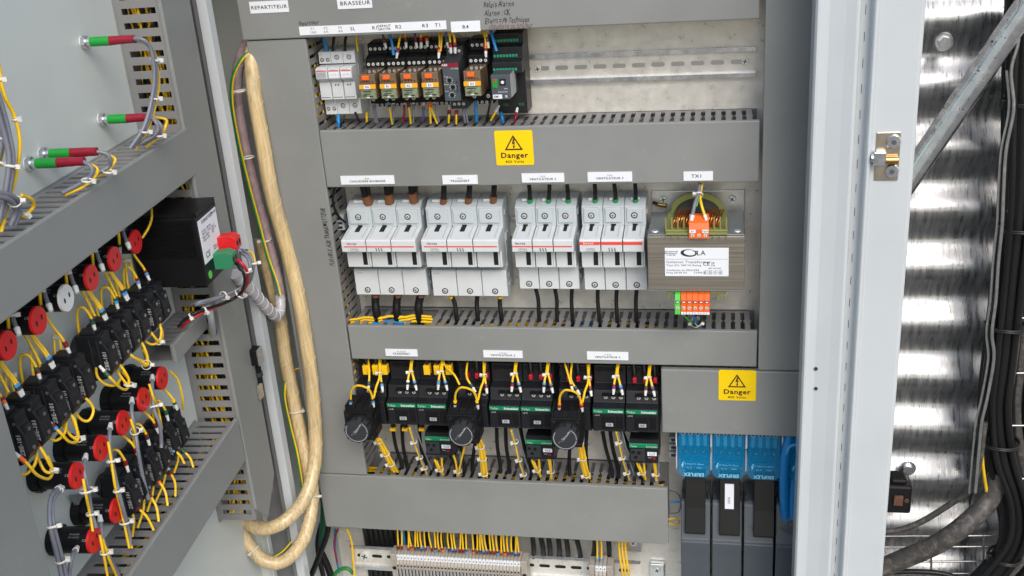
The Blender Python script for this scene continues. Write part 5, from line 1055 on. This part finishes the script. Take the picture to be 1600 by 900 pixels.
# ------------------------------------------------------------------ wires in the cabinet
def up(lab, lst, grp=None, name='wire', cat='wire', ties=()):
    """lst: (points(px,py,Y)..., radius, material, markers, ferrule) ; ferrule sits at the last point"""
    return harness(lab, [(W(*p_), rr, m_, None, (mk, fe) if (mk or fe) else None) for p_, rr, m_, mk, fe in lst], cat, name, 'cab', grp, [(P(*c), d, rr, h) for c, d, rr, h in ties])
K = 'rubber'
ORDW = 'first second third fourth fifth sixth seventh eighth ninth tenth eleventh twelfth thirteenth fourteenth fifteenth sixteenth seventeenth eighteenth nineteenth twentieth'.split(); ORDW += ['twenty-'+w for w in ORDW[:9]]+['thirtieth']+['thirty-'+w for w in ORDW[:9]]
# row 1 top
up('blue wire entering the leftmost small white fuse', [(((503,50,-.05),(506,62,-.05),(512,84,-.04)), .0026, 'blue', (), None)])
up('black wire entering the left small white fuse beside the blue one', [(((523,50,-.05),(521,66,-.05),(520,84,-.04)), .0020, K, (), None)])
up('black wire entering the middle small white fuse', [(((542,50,-.05),(539,66,-.05),(539,82,-.04)), .0020, K, ('maroon',), None)])
up('yellow wire entering the third small white fuse', [(((556,50,-.05),(557,62,-.05),(559,80,-.04)), .0016, 'yellow', (), None)])
def topwire(lab, x0, y0, x1, y1, m_, mk, Y=-.052, y_off=0):
    up(lab, [(((x0,y0,-.045),((x0+x1)/2-.5,(y0+y1)/2,Y),(x1,y1,Y)), .0016, m_, mk, 'white2')], 'wires over the amber relays')
topwire('violet wire with white ferrule above relay R1', 597, 48, 601, 67, 'violet', ('darkred', 'charcoal'))
up('blue wire reaching the upper sockets of relay R1', [(((607,45,-.05),(613,70,-.055),(615,86,-.058)), .0022, 'blue', (), None)])
topwire('yellow wire with white ferrule entering the lower terminal row above relay R1', 628, 44, 621, 82, 'yellow', ('violet', 'darkred'), -.060)
topwire('brown marked wire with white ferrule above relay R2', 633, 46, 634, 66, 'yellow', ('charcoal', 'maroon'))
topwire('dark wire with white ferrule at left of the three above relay R2', 648, 46, 650, 66, 'violet', ('charcoal', 'maroon'))
topwire('red marked wire with white ferrule in the middle above relay R3', 658, 46, 658, 66, 'yellow', ('maroon', 'redw'))
topwire('orange marked wire with white ferrule at right above relay R3', 666, 46, 667, 64, 'yellow', ('orange', 'darkred'))
up('two yellow wires ending in one white ferrule beside the grey timer', [(((685,44,-.05),(687,64,-.056),(686,82,-.060)), .0016, 'yellow', ('orange', 'darkred'), 'white2'), (((690,44,-.05),(690,64,-.056),(688,80,-.060)), .0016, 'yellow', (), None)])
up('yellow and dark wires with white ferrules entering the top of the grey timer', [(((697,42,-.06),(697,56,-.062),(699,66,-.062)), .0016, 'violet', ('dgreen', 'charcoal'), 'white2'), (((701,42,-.06),(703,60,-.066),(704,74,-.066)), .0016, 'yellow', ('redw', 'charcoal'), 'white2'), (((706,42,-.06),(710,60,-.066),(711,74,-.066)), .0016, 'yellow', ('charcoal', 'redw'), 'white2')])
up('yellow wires with white ferrule right of relay R4 standing alone', [(((752,42,-.05),(758,60,-.056),(759,80,-.060)), .0016, 'yellow', ('darkred', 'orange'), 'white2'), (((757,42,-.05),(760,54,-.054),(762,66,-.056)), .0016, 'yellow', ('darkred','charcoal'), 'white2')])
up('blue wire entering the large green terminal relay', [(((766,44,-.05),(770,60,-.055),(776,80,-.060)), .0022, 'blue', (), None)])
# row 1 bottom
def bot(lab, x0, y0, x1, y1, m_, mk=(), fe='white2', r_=.0016, dx=0):
    ps = [P(x1, y1, -.055), P((x0+x1)/2+dx, (y0+y1)/2, -.056), P(x0, y0, -.050)]
    harness(lab, [(ps, r_, m_, None, (mk, fe) if (mk or fe) else None)], 'wire', 'wire', 'cab', 'wires under the relay row')
bot('blue wire leaving the leftmost small white fuse downwards', 528, 180, 530, 200, 'blue', (), None, .0026)
bot('black wire crossing under the leftmost small white fuse', 538, 180, 530, 202, K, (), None, .0018)
bot('black wire leaving the middle small white fuse', 555, 176, 562, 190, K, (), None, .0018)
bot('yellow wire leaving the third small white fuse', 573, 176, 573, 190, 'yellow', (), None, .0018)
for k, (x0, y0, x1, y1, m_, mk) in enumerate(((582,163,587,192,'greyw',()),(585,163,590,192,'greyw',()),(607,160,613,194,'yellow',('bluem','charcoal')),(615,163,614,192,'greyw',()),(632,164,631,192,'maroon',()),(638,160,642,193,'yellow',('darkred','charcoal')),(646,163,646,192,'greyw',()),(662,166,660,190,'violet',('greyw',)),(671,160,673,193,'yellow',('orange','orange')),(672,164,683,193,'yellow',('orange',)),(679,162,686,190,'greyw',()),
    (702,172,701,192,'yellow',('redw','charcoal')),(713,172,713,194,'yellow',('darkred','redw')),(723,168,727,192,'greyw',()),(727,168,731,192,'greyw',()),(743,158,745,190,'blue',()),(768,150,760,190,K,()),(776,172,767,188,'yellow',('label',)),(783,176,786,192,'blue',()),(807,176,804,192,'maroon',()))):
    bot(['pale violet wire','grey wire','yellow wire with blue marker','grey wire in white ferrule','dark red wire','yellow wire with dark markers','grey wire','violet wire','yellow wire with orange markers','slanting yellow wire','grey wire','yellow wire with red marker','yellow wire with white ferrule','grey wire','grey wire','blue wire','black wire','yellow wire with white tag','blue wire','dark red wire'][k]+' running into the duct under '+['the first amber relay','the first amber relay, right strand','relay R1 at left','relay R1 centre','relay R1 right edge','relay R2 at left','relay R2 centre','relay R2 right edge','relay R3 at left','relay R3 centre','relay R3 right edge','the grey timer at left','the grey timer centre','the grey timer right side','the grey timer right side, outer strand','the lone relay R4','the gap before the green terminal relay','the green terminal relay left corner','the green terminal relay','the green terminal relay right side'][k], x0, y0, x1, y1, m_, mk, None if m_ in (K, 'blue') else 'white2', .0022 if m_ == 'blue' else .0016)
# row 2 top black cables
tc = [(562,575,315,'brown',.0048),(602,608,312,'brown',.0048),(640,646,310,'brown',.0048),(694,693,314,'brown',.0040),(735,732,312,'brown',.0040),(773,771,310,'brown',.0040),(825,828,315,'gsleeve',.0030),(858,857,315,'gsleeve',.0030),(884,888,315,'gsleeve',.0030),(928,930,315,'gsleeve',.0030),(958,962,315,'gsleeve',.0030),(991,993,315,'gsleeve',.0030)]
pos = ['left','middle','right']; hs = ['leftmost','second','third','rightmost']
for k, (x0, x1, y1, sl_, rr) in enumerate(tc):
    a, b, c = P(x0, 274, -.052), P((x0+x1)/2+(1 if k > 5 else 0), (280+y1)/2, -.052), P(x1, y1, -.047)
    t = thing('black_cable', pos[k%3]+' black cable entering the top of the '+hs[k//3]+' fuse holder', 'cable', c, group='black cables above the fuse holders')
    part('insulation', G().tube([a, b, c], rr, 12), K, t)
    if sl_ == 'brown' and k < 3: part('insulation', G().tube([a+Vector((.006,.006,0)), b+Vector((.005,.004,0)), c+Vector((.002,0,.006))], rr*.8, 12), K, t)
    d_ = (c-b).normalized(); part('sleeve', G().cyl(c-d_*(.011 if k < 3 else .005), d_, rr*(1.45 if k < 3 else 1.35), .016 if k < 3 else .012, 18), sl_, t)
bc = [(587,462,588,488,.0062,None),(622,462,620,488,.0062,None),(658,462,654,486,.0062,None),(705,463,713,494,.0034,'yplastic'),(746,463,746,492,.0034,None),(781,463,783,492,.0034,'yplastic'),(836,450,842,492,.0030,None),(866,450,870,492,.0030,None),(894,450,894,492,.0030,None),(934,452,936,494,.0030,None),(964,452,964,494,.0030,None),(995,452,994,494,.0030,None)]
for k, (x0, y0, x1, y1, rr, sl_) in enumerate(bc):
    a, b, c = P(x0, y0-3, -.048), P((x0+x1)/2+(2 if k in (3,6,7) else -1), (y0+y1)/2-3, -.049), P(x1, y1, -.052); c2 = c+Vector((0,.004,-.03))
    t = thing('black_cable', pos[k%3]+' black cable leaving the bottom of the '+hs[k//3]+' fuse holder', 'cable', a, group='black cables below the fuse holders')
    part('insulation', G().tube([a, b, c, c2], rr, 12), K, t)
    if sl_: part('sleeve', G().cyl(a-Vector((0,0,.002)), (0,0,-1), rr*1.25, .004, 14), sl_, t)
    elif k < 3: part('sleeve', G().cyl(a, (0,0,-1), rr*1.08, .0045, 14), 'brown', t)
up('thin black wire curving down the left end of the second row', [(((523,292,-.06),(520,315,-.06),(528,336,-.055),(540,348,-.05)), .0018, K, (), None)])
# transformer wires
up('grey and yellow wires tied together above the transformer terminal', [(((1094,283,-.07),(1092,300,-.085),(1086,318,-.105),(1082,336,-.112)), .0026, 'greyw', (), 'white2'), (((1098,283,-.07),(1094,304,-.085),(1096,320,-.105),(1101,336,-.112)), .0020, 'yellow', (), 'white2'), (((1096,283,-.07),(1093,302,-.084),(1088,322,-.104)), .0016, 'limegreen', (), None)], ties=(((1093,305,-.0855), (0,.1,1), .0048, (-1,-.4,0)),))
up('green yellow, blue and black wires tied under the transformer input terminals', [(((1066,490,-.110),(1074,498,-.09),(1084,506,-.065)), .0014, 'limegreen', (), None), (((1081,488,-.110),(1086,498,-.09),(1090,508,-.065)), .0020, 'blue', (), None), (((1094,488,-.110),(1096,498,-.09),(1092,508,-.065)), .0022, K, (), None)], ties=(((1084,504,-.075), (.2,.3,1), .0050, (-1,-.4,0)), ((1094,504,-.075), (.2,.3,1), .0060, (1,-.4,0))))
up('thin dark wire lying behind the transformer top bracket', [(((1020,316,-.01),(1030,320,-.012),(1042,322,-.012)), .0026, K, (), None), (((1028,319,-.014),(1040,321,-.014)), .0012, 'yellow', (), None)])
# ---- row 3
def y3(lab, strands, ties=(), grp=None):
    st_ = [(W(*p_), .00175 if not x else .0012, 'yellow' if len(x) == 0 or x[0] != 'g' else 'greyw', None, (mk, 'white2') if mk else None) for p_, mk, *x in strands]
    return harness(lab, st_, 'wires', 'wire_group', 'cab', grp, [(P(*c), (0,.1,1), .0040, (-1,-.5,.1)) for c in ties])
# lifted: loops over each timer
for k, (dx, dy, m1, m2, nm) in enumerate(((0,0,('bluem','charcoal'),('bluem','charcoal'),'leftmost'),(163,3,('charcoal','yplastic'),('charcoal','yplastic'),'middle'),(326,7,('darkred','orange'),('darkred','orange'),'rightmost'))):
    y3('yellow wire loop arching over the '+nm+' dial timer', [(((566+dx,603+dy,-.135),(576+dx,608+dy,-.130),(581+dx,618+dy,-.125),(583+dx,629+dy,-.123)), m2), (((566+dx,603+dy,-.135),(556+dx,603+dy,-.133),(549+dx,612+dy,-.128),(548+dx,629+dy,-.123)), m1)])
    y3('yellow wires rising from the right terminal of the '+nm+' dial timer', [(((584+dx,622+dy,-.122),(588+dx,604+dy,-.105),(593+dx,588+dy,-.090),(592+dx,558+dy,-.060)), None)] + [(((575+dx if k == 0 else 568+dx,558+dy,-.06),(577+dx if k == 0 else 566+dx,585+dy,-.082),(576+dx,603+dy,-.092)), ('charcoal','dgreen'))] + [(((595+dx,558+dy,-.06),(594+dx,580+dy,-.080),(597+dx,604+dy,-.092)), ('bluem','charcoal') if k == 0 else ('charcoal','maroon'))], [(590+dx,584+dy,-.088)])
for k, (x, y, m1, m2, nm) in enumerate(((640,0,('charcoal','label'),('charcoal','bluem'),'the first contactor tagged K3'),(688,0,('bluem','greyw'),('charcoal','bluem'),'the second contactor tagged K3'),(803,3,('maroon','charcoal'),('charcoal','bluem'),'contactor K5'),(853,4,('charcoal','bluem'),('charcoal','greyw'),'contactor K6'),(962,7,('violet','maroon'),('violet','bluem'),'contactor K8'),(1012,9,('maroon','dgreen'),('charcoal','violet'),'contactor K9'))):
    y3('pair of yellow wires entering the top of '+nm, [(((x+3,556+y,-.060),(x+1,575+y,-.080),(x-2,590+y,-.090),(x-3,601+y,-.094)), m1), (((x+6,556+y,-.060),(x+3,575+y,-.080),(x+6,590+y,-.090),(x+9,602+y,-.094)), m2)], [(x+2, 583+y, -.086)])
up('yellow wire slanting right from the tied pair towards the middle timer', [(((690,556,-.06),(696,572,-.075),(710,586,-.085),(718,601,-.09)), .0017, 'yellow', (), None)])
up('thin yellow wire at the head of the rightmost timer', [(((881,562,-.06),(886,580,-.08),(893,604,-.092)), .0017, 'yellow', ('darkred',), 'white2')])
# cables with coloured boots on the back terminals
def boots(lab, xs, y, m_, w_=.0040, h_=.008):
    t = thing('booted_cables', lab, 'cable', P(xs[0], y, -.05))
    for x in xs:
        p_ = P(x, y, -.068); part('cable', G().tube([P(x-3, y-30, -.06), P(x-1, y-12, -.066), p_], .0032, 10), K, t); part('boot', G().box(p_.x-w_, p_.x+w_, -.0745, -.0625, p_.z-h_, p_.z+h_, .001), m_, t)
boots('black cables with yellow boots above the leftmost contactor', (573,588,602), 576, 'yplastic', .0050)
boots('black cables with yellow boots above the second contactor tagged K3', (668,684,702), 576, 'yplastic', .0050)
for lab, xs, y in (('middle timer contactor', (731,746,761), 585), ('contactor K6', (830,846,860), 587), ('rightmost timer contactor', (889,904,922), 590), ('contactor K9', (992,1008,1024), 592)):
    boots('black cables with red tips above '+lab, xs, y, 'redw', .0028, .0042)
boots('small yellow cable boots under the contactors tagged K3', (615,634,660), 669, 'yplastic', .0050, .0025)
# lower tied strands
lowg = [('leftmost dial timer', ((590,684,-.105),(598,698,-.095),(607,716,-.085),(617,736,-.070)), 4, ((590,690,-.100),(602,708,-.09),(611,727,-.08))),
        ('first contactor tagged K3', ((641,668,-.095),(648,690,-.09),(657,714,-.082),(669,742,-.066)), 2, ((648,690,-.09),(656,713,-.082),(665,733,-.072))),
        ('middle dial timer', ((748,687,-.105),(752,700,-.095),(755,720,-.085),(757,744,-.070)), 4, ((750,698,-.098),(754,717,-.088),(756,738,-.075))),
        ('contactor K5', ((800,672,-.095),(806,692,-.09),(812,718,-.082),(821,746,-.066)), 2, ((804,690,-.09),(811,718,-.082),(820,742,-.070))),
        ('rightmost dial timer', ((906,692,-.105),(909,704,-.095),(912,724,-.085),(918,746,-.070)), 4, ((905,693,-.104),(910,716,-.09),(916,740,-.074))),
        ('contactor K8', ((964,674,-.095),(969,695,-.09),(975,720,-.082),(985,750,-.066)), 2, ((967,690,-.09),(972,716,-.082),(981,740,-.072)))]
for nm, pts, n_, ties in lowg:
    st_ = []
    for j in range(n_):
        off = (j-(n_-1)/2)*2.6; st_.append((tuple((x+off, y+(j%2)*1.5, Y-.001*(j%2)) for x, y, Y in pts), None))
    if n_ == 2: st_[1] = (st_[1][0], None, 'g'); st_.append((tuple((x+6, y-8, Y+.003) for x, y, Y in pts), None, 'g'))
    t = y3('tied wires dropping from the '+nm+' into the duct' if 'timer' in nm or 'first' in nm else 'tied wires dropping from '+nm+' into the duct', st_, ties)
for nm, x, y in (('OL4', 684, 0), ('OL6', 836, 1), ('OL7', 1000, 5)):
    y3('short yellow wires leaving the left terminals of overload relay '+nm, [(((x-5,718+y,-.078),(x,730+y,-.074),(x+7,742+y,-.062)), None), (((x+6,716+y,-.078),(x+7,730+y,-.074),(x+8,744+y,-.062)), None), (((x-2,720+y,-.078),(x+3,732+y,-.074),(x+9,743+y,-.062)), None)], [(x+5, 734+y, -.072)])
    x += 26 if nm == 'OL4' else 20
    y3('yellow and grey wires tied below the right side of overload relay '+nm, [(((x-3,708+y,-.082),(x+2,722+y,-.078),(x+5,746+y,-.062)), None), (((x+18 if nm == 'OL4' else x+1,690+y if nm == 'OL4' else 704+y,-.082),(x+10 if nm == 'OL4' else x+4,722+y,-.078),(x+6,746+y,-.062)), None), (((x+9,706+y,-.082),(x+9,724+y,-.078),(x+8,742+y,-.062)), None, 'g')], [(x+5, 737+y, -.072)])
# black power cables behind row 3
bl = sorted([(613,676,628,748),(628,676,636,748),(655,676,664,742),(700,690,712,748),(776,675,782,752),(790,675,796,752),(812,676,830,752),(893,690,890,756),(917,684,918,754),(940,676,956,756),(952,676,966,758),(968,676,1000,760),(745,690,738,752),(720,690,726,750)])
for k, (x0, y0, x1, y1) in enumerate(bl):
    g = G().tube(W((x0,y0-12,-.045),((x0+x1)/2-2,y0+22,-.048),(x1,y1-22,-.050),(x1+1,y1,-.055)), .0030, 10)
    single('black_cable', g, K, ORDW[k]+' black power cable from the left running below the contactors into the long duct', 'cable', group='black cables below the contactors')
# ---- below the long duct
rnd = random.Random(5); mks = ['charcoal','darkred','bluem','dgreen','orange','maroon','violet','charcoal','darkred']
zr = -.497
for i in range(36):
    x = -.2220+(i+.5)*.00598
    if i in (2, 9, 14, 21): continue
    nw = len([j for j in range(i) if j not in (2, 9, 14, 21)])
    tip = Vector((x, -.058, zr+.0335)); a = tip+Vector((0,0,.004)); st_ = a+Vector((rnd.uniform(-.004,.004), .010, .055))
    harness(ORDW[nw]+' yellow wire from the left standing in the long beige terminal row', [([st_, a.lerp(st_, .5)+Vector((rnd.uniform(-.002,.002),-.004,0)), a], .0015, 'yellow', None, ((mks[i % 9], mks[(i*4+1) % 9]), None))], 'wire', 'yellow_wire', 'cab', 'yellow wires into the terminal row')
for i in range(2):
    x = .1210+i*.0070; a = Vector((x, -.058, zr+.038))
    harness('yellow wire into the short terminal group, '+('left' if i == 0 else 'right')+' one', [([a+Vector((0,.01,.05)), a+Vector((.001,0,.02)), a], .0015, 'yellow', None, (('bluem',), None))], 'wire', 'yellow_wire')
for k, (x0, x1) in enumerate(((832,834),(845,850),(857,860),(872,874),(884,888),(900,908),(930,926),(950,952))):
    single('black_cable', G().tube(W((x0,838,-.05),((x0+x1)/2+1,858,-.045),(x1,878,-.02),(x1+2,910,-.015)), .0042, 10), K, ORDW[k]+' black cable from the left behind the lower rail between the terminal groups', 'cable', group='black cables behind the lower rail')
for k, x in enumerate((967, 972, 977)):
    single('yellow_wire', G().tube(W((x,846,-.05),(x+1,866,-.055),(x+4,885,-.058),(x+8,915,-.05)), .0018, 8), 'yellow', ['left','middle','right'][k]+' one of three yellow wires crossing the right end of the lower rail', 'wire', group='yellow wires over the rail end')
single('blue_wire', G().tube(W((628,825,-.05),(630,840,-.045),(633,870,-.02)), .0040, 8), 'blue', 'blue cable stub above the left end of the beige terminals', 'cable')
single('yellow_wire', G().tube(W((541,825,-.05),(549,845,-.045),(552,880,-.04),(556,915,-.035)), .0020, 8), 'yellow', 'yellow wire crossing the left end of the lower rail', 'wire')
for lab, pts, rr, m_ in (('dark red and black cable slanting down left of the lower duct', ((514,790,-.03),(512,830,-.04),(500,865,-.05),(484,905,-.06)), .0050, K), ('second black cable slanting behind the cream bundle', ((508,800,-.02),(496,850,-.02),(506,905,-.02)), .0045, K), ('green cable hanging behind the lower left corner of the duct', ((504,765,-.02),(506,800,-.025),(502,850,-.02)), .0058, 'dgreen'), ('dark green cable loop in the bottom corner left of the rail', ((520,905,-.03),(528,892,-.03),(542,888,-.03),(552,896,-.03)), .0034, 'gygreen'),
    ('black cable crossing down to the cabinet floor at the left', ((500,860,-.01),(512,885,-.01),(520,910,-.01)), .0065, K), ('thin blue wire near the cabinet back at the lower left', ((524,828,.0),(524,860,.0),(530,895,.0)), .0020, 'blue'), ('thin dark red wire near the cabinet back at the lower left', ((528,826,-.01),(522,850,-.01),(527,880,-.01)), .0016, 'maroon')):
    single('cable', G().tube(W(*pts), rr, 10), m_, lab, 'cable')
# big dark mass of cables behind the lower left of the rail
for k, x in enumerate((576, 584, 592, 600, 608, 616, 624, 640, 655, 670, 690, 705, 725, 745, 765, 785, 805)):
    single('black_cable', G().tube(W((x-6,822,-.03),(x-2,845,-.02),(x+2,880,-.01),(x+6,915,-.01)), .0055, 10), K, ORDW[k]+' black cable from the left descending behind the long beige terminal row', 'cable', group='black cables behind the terminal row')
# right side
single('blue_wire', G().tube(W((1046,784,-.03),(1080,784,-.035),(1130,783,-.03),(1160,782,-.03),(1200,777,-.03)), .0018, 8), 'bluem', 'thin blue wire strung behind the black busbars', 'wire')
for k, (pts, rr) in enumerate(((((1240,640,-.06),(1234,680,-.07),(1227,712,-.075),(1225,760,-.075),(1227,815,-.07)), .0075),(((1258,640,-.05),(1250,690,-.055),(1241,740,-.065),(1239,780,-.07),(1240,815,-.07)), .0075))):
    single('blue_cable', G().tube(W(*pts), rr, 14), 'blue', ['left','right'][k]+' thick blue cable beside the door frame', 'cable', group='thick blue cables')
single('blue_cable', G().tube(W((1244,694,-.078),(1232,700,-.08),(1227,720,-.078),(1226,745,-.076)), .0028, 10), 'bluem', 'thin blue cable bending over the thick ones', 'cable')
single('yellow_wire', G().tube(W((1042,812,-.05),(1052,810,-.05),(1062,814,-.045),(1056,820,-.045),(1044,818,-.05)), .0014, 8), 'yellow', 'small yellow wire loop sticking out right of the long duct', 'wire')
single('grey_wire', G().tube(W((1046,766,-.02),(1058,770,-.015),(1064,784,-.015),(1060,800,-.02),(1046,802,-.02)), .0009, 8), 'greyw', 'thin grey wire loop right of the long duct', 'wire')
t = thing('side_terminal', 'small pale terminal stack between contactor K9 and the blue block', 'terminal', P(1054, 695, -.03))
for y in (682, 694, 706):
    p_ = P(1053, y, -.03); part('body', G().box(p_.x-.007, p_.x+.006, -.04, -.01, p_.z-.005, p_.z+.0045, .0006), 'wgrey', t); part('opening', G().box(p_.x-.004, p_.x+.004, -.0405, -.0399, p_.z-.0025, p_.z+.0022), 'charcoal', t)
# wires emerging through broken-out openings of the third duct
for k, (x0, x1, y, m_, rr) in enumerate(((557,585,505,'yellow',.0022),(562,584,501,'yellow',.0020),(560,583,497,'yellow',.0020),(596,618,504,'blue',.0038),(600,622,495,'yellow',.0022),(636,664,503,'yellow',.0022),(638,662,498,'yellow',.0020),(636,660,494,'yellow',.0020))):
    single('yellow_wire' if m_ != 'blue' else 'blue_wire', G().tube(W((x0-14,y+3,-.055),(x0,y+1,-.054),((x0+x1)/2,y-1,-.053),(x1+14,y+1,-.055)), rr, 8), m_, (['first','second','third','','fourth','fifth','sixth','seventh'][k]+' yellow wire' if m_ != 'blue' else 'thick blue wire')+' seen through the wide openings at the left of the third duct', 'wire', group='wires in the wide duct openings' if m_ != 'blue' else None)
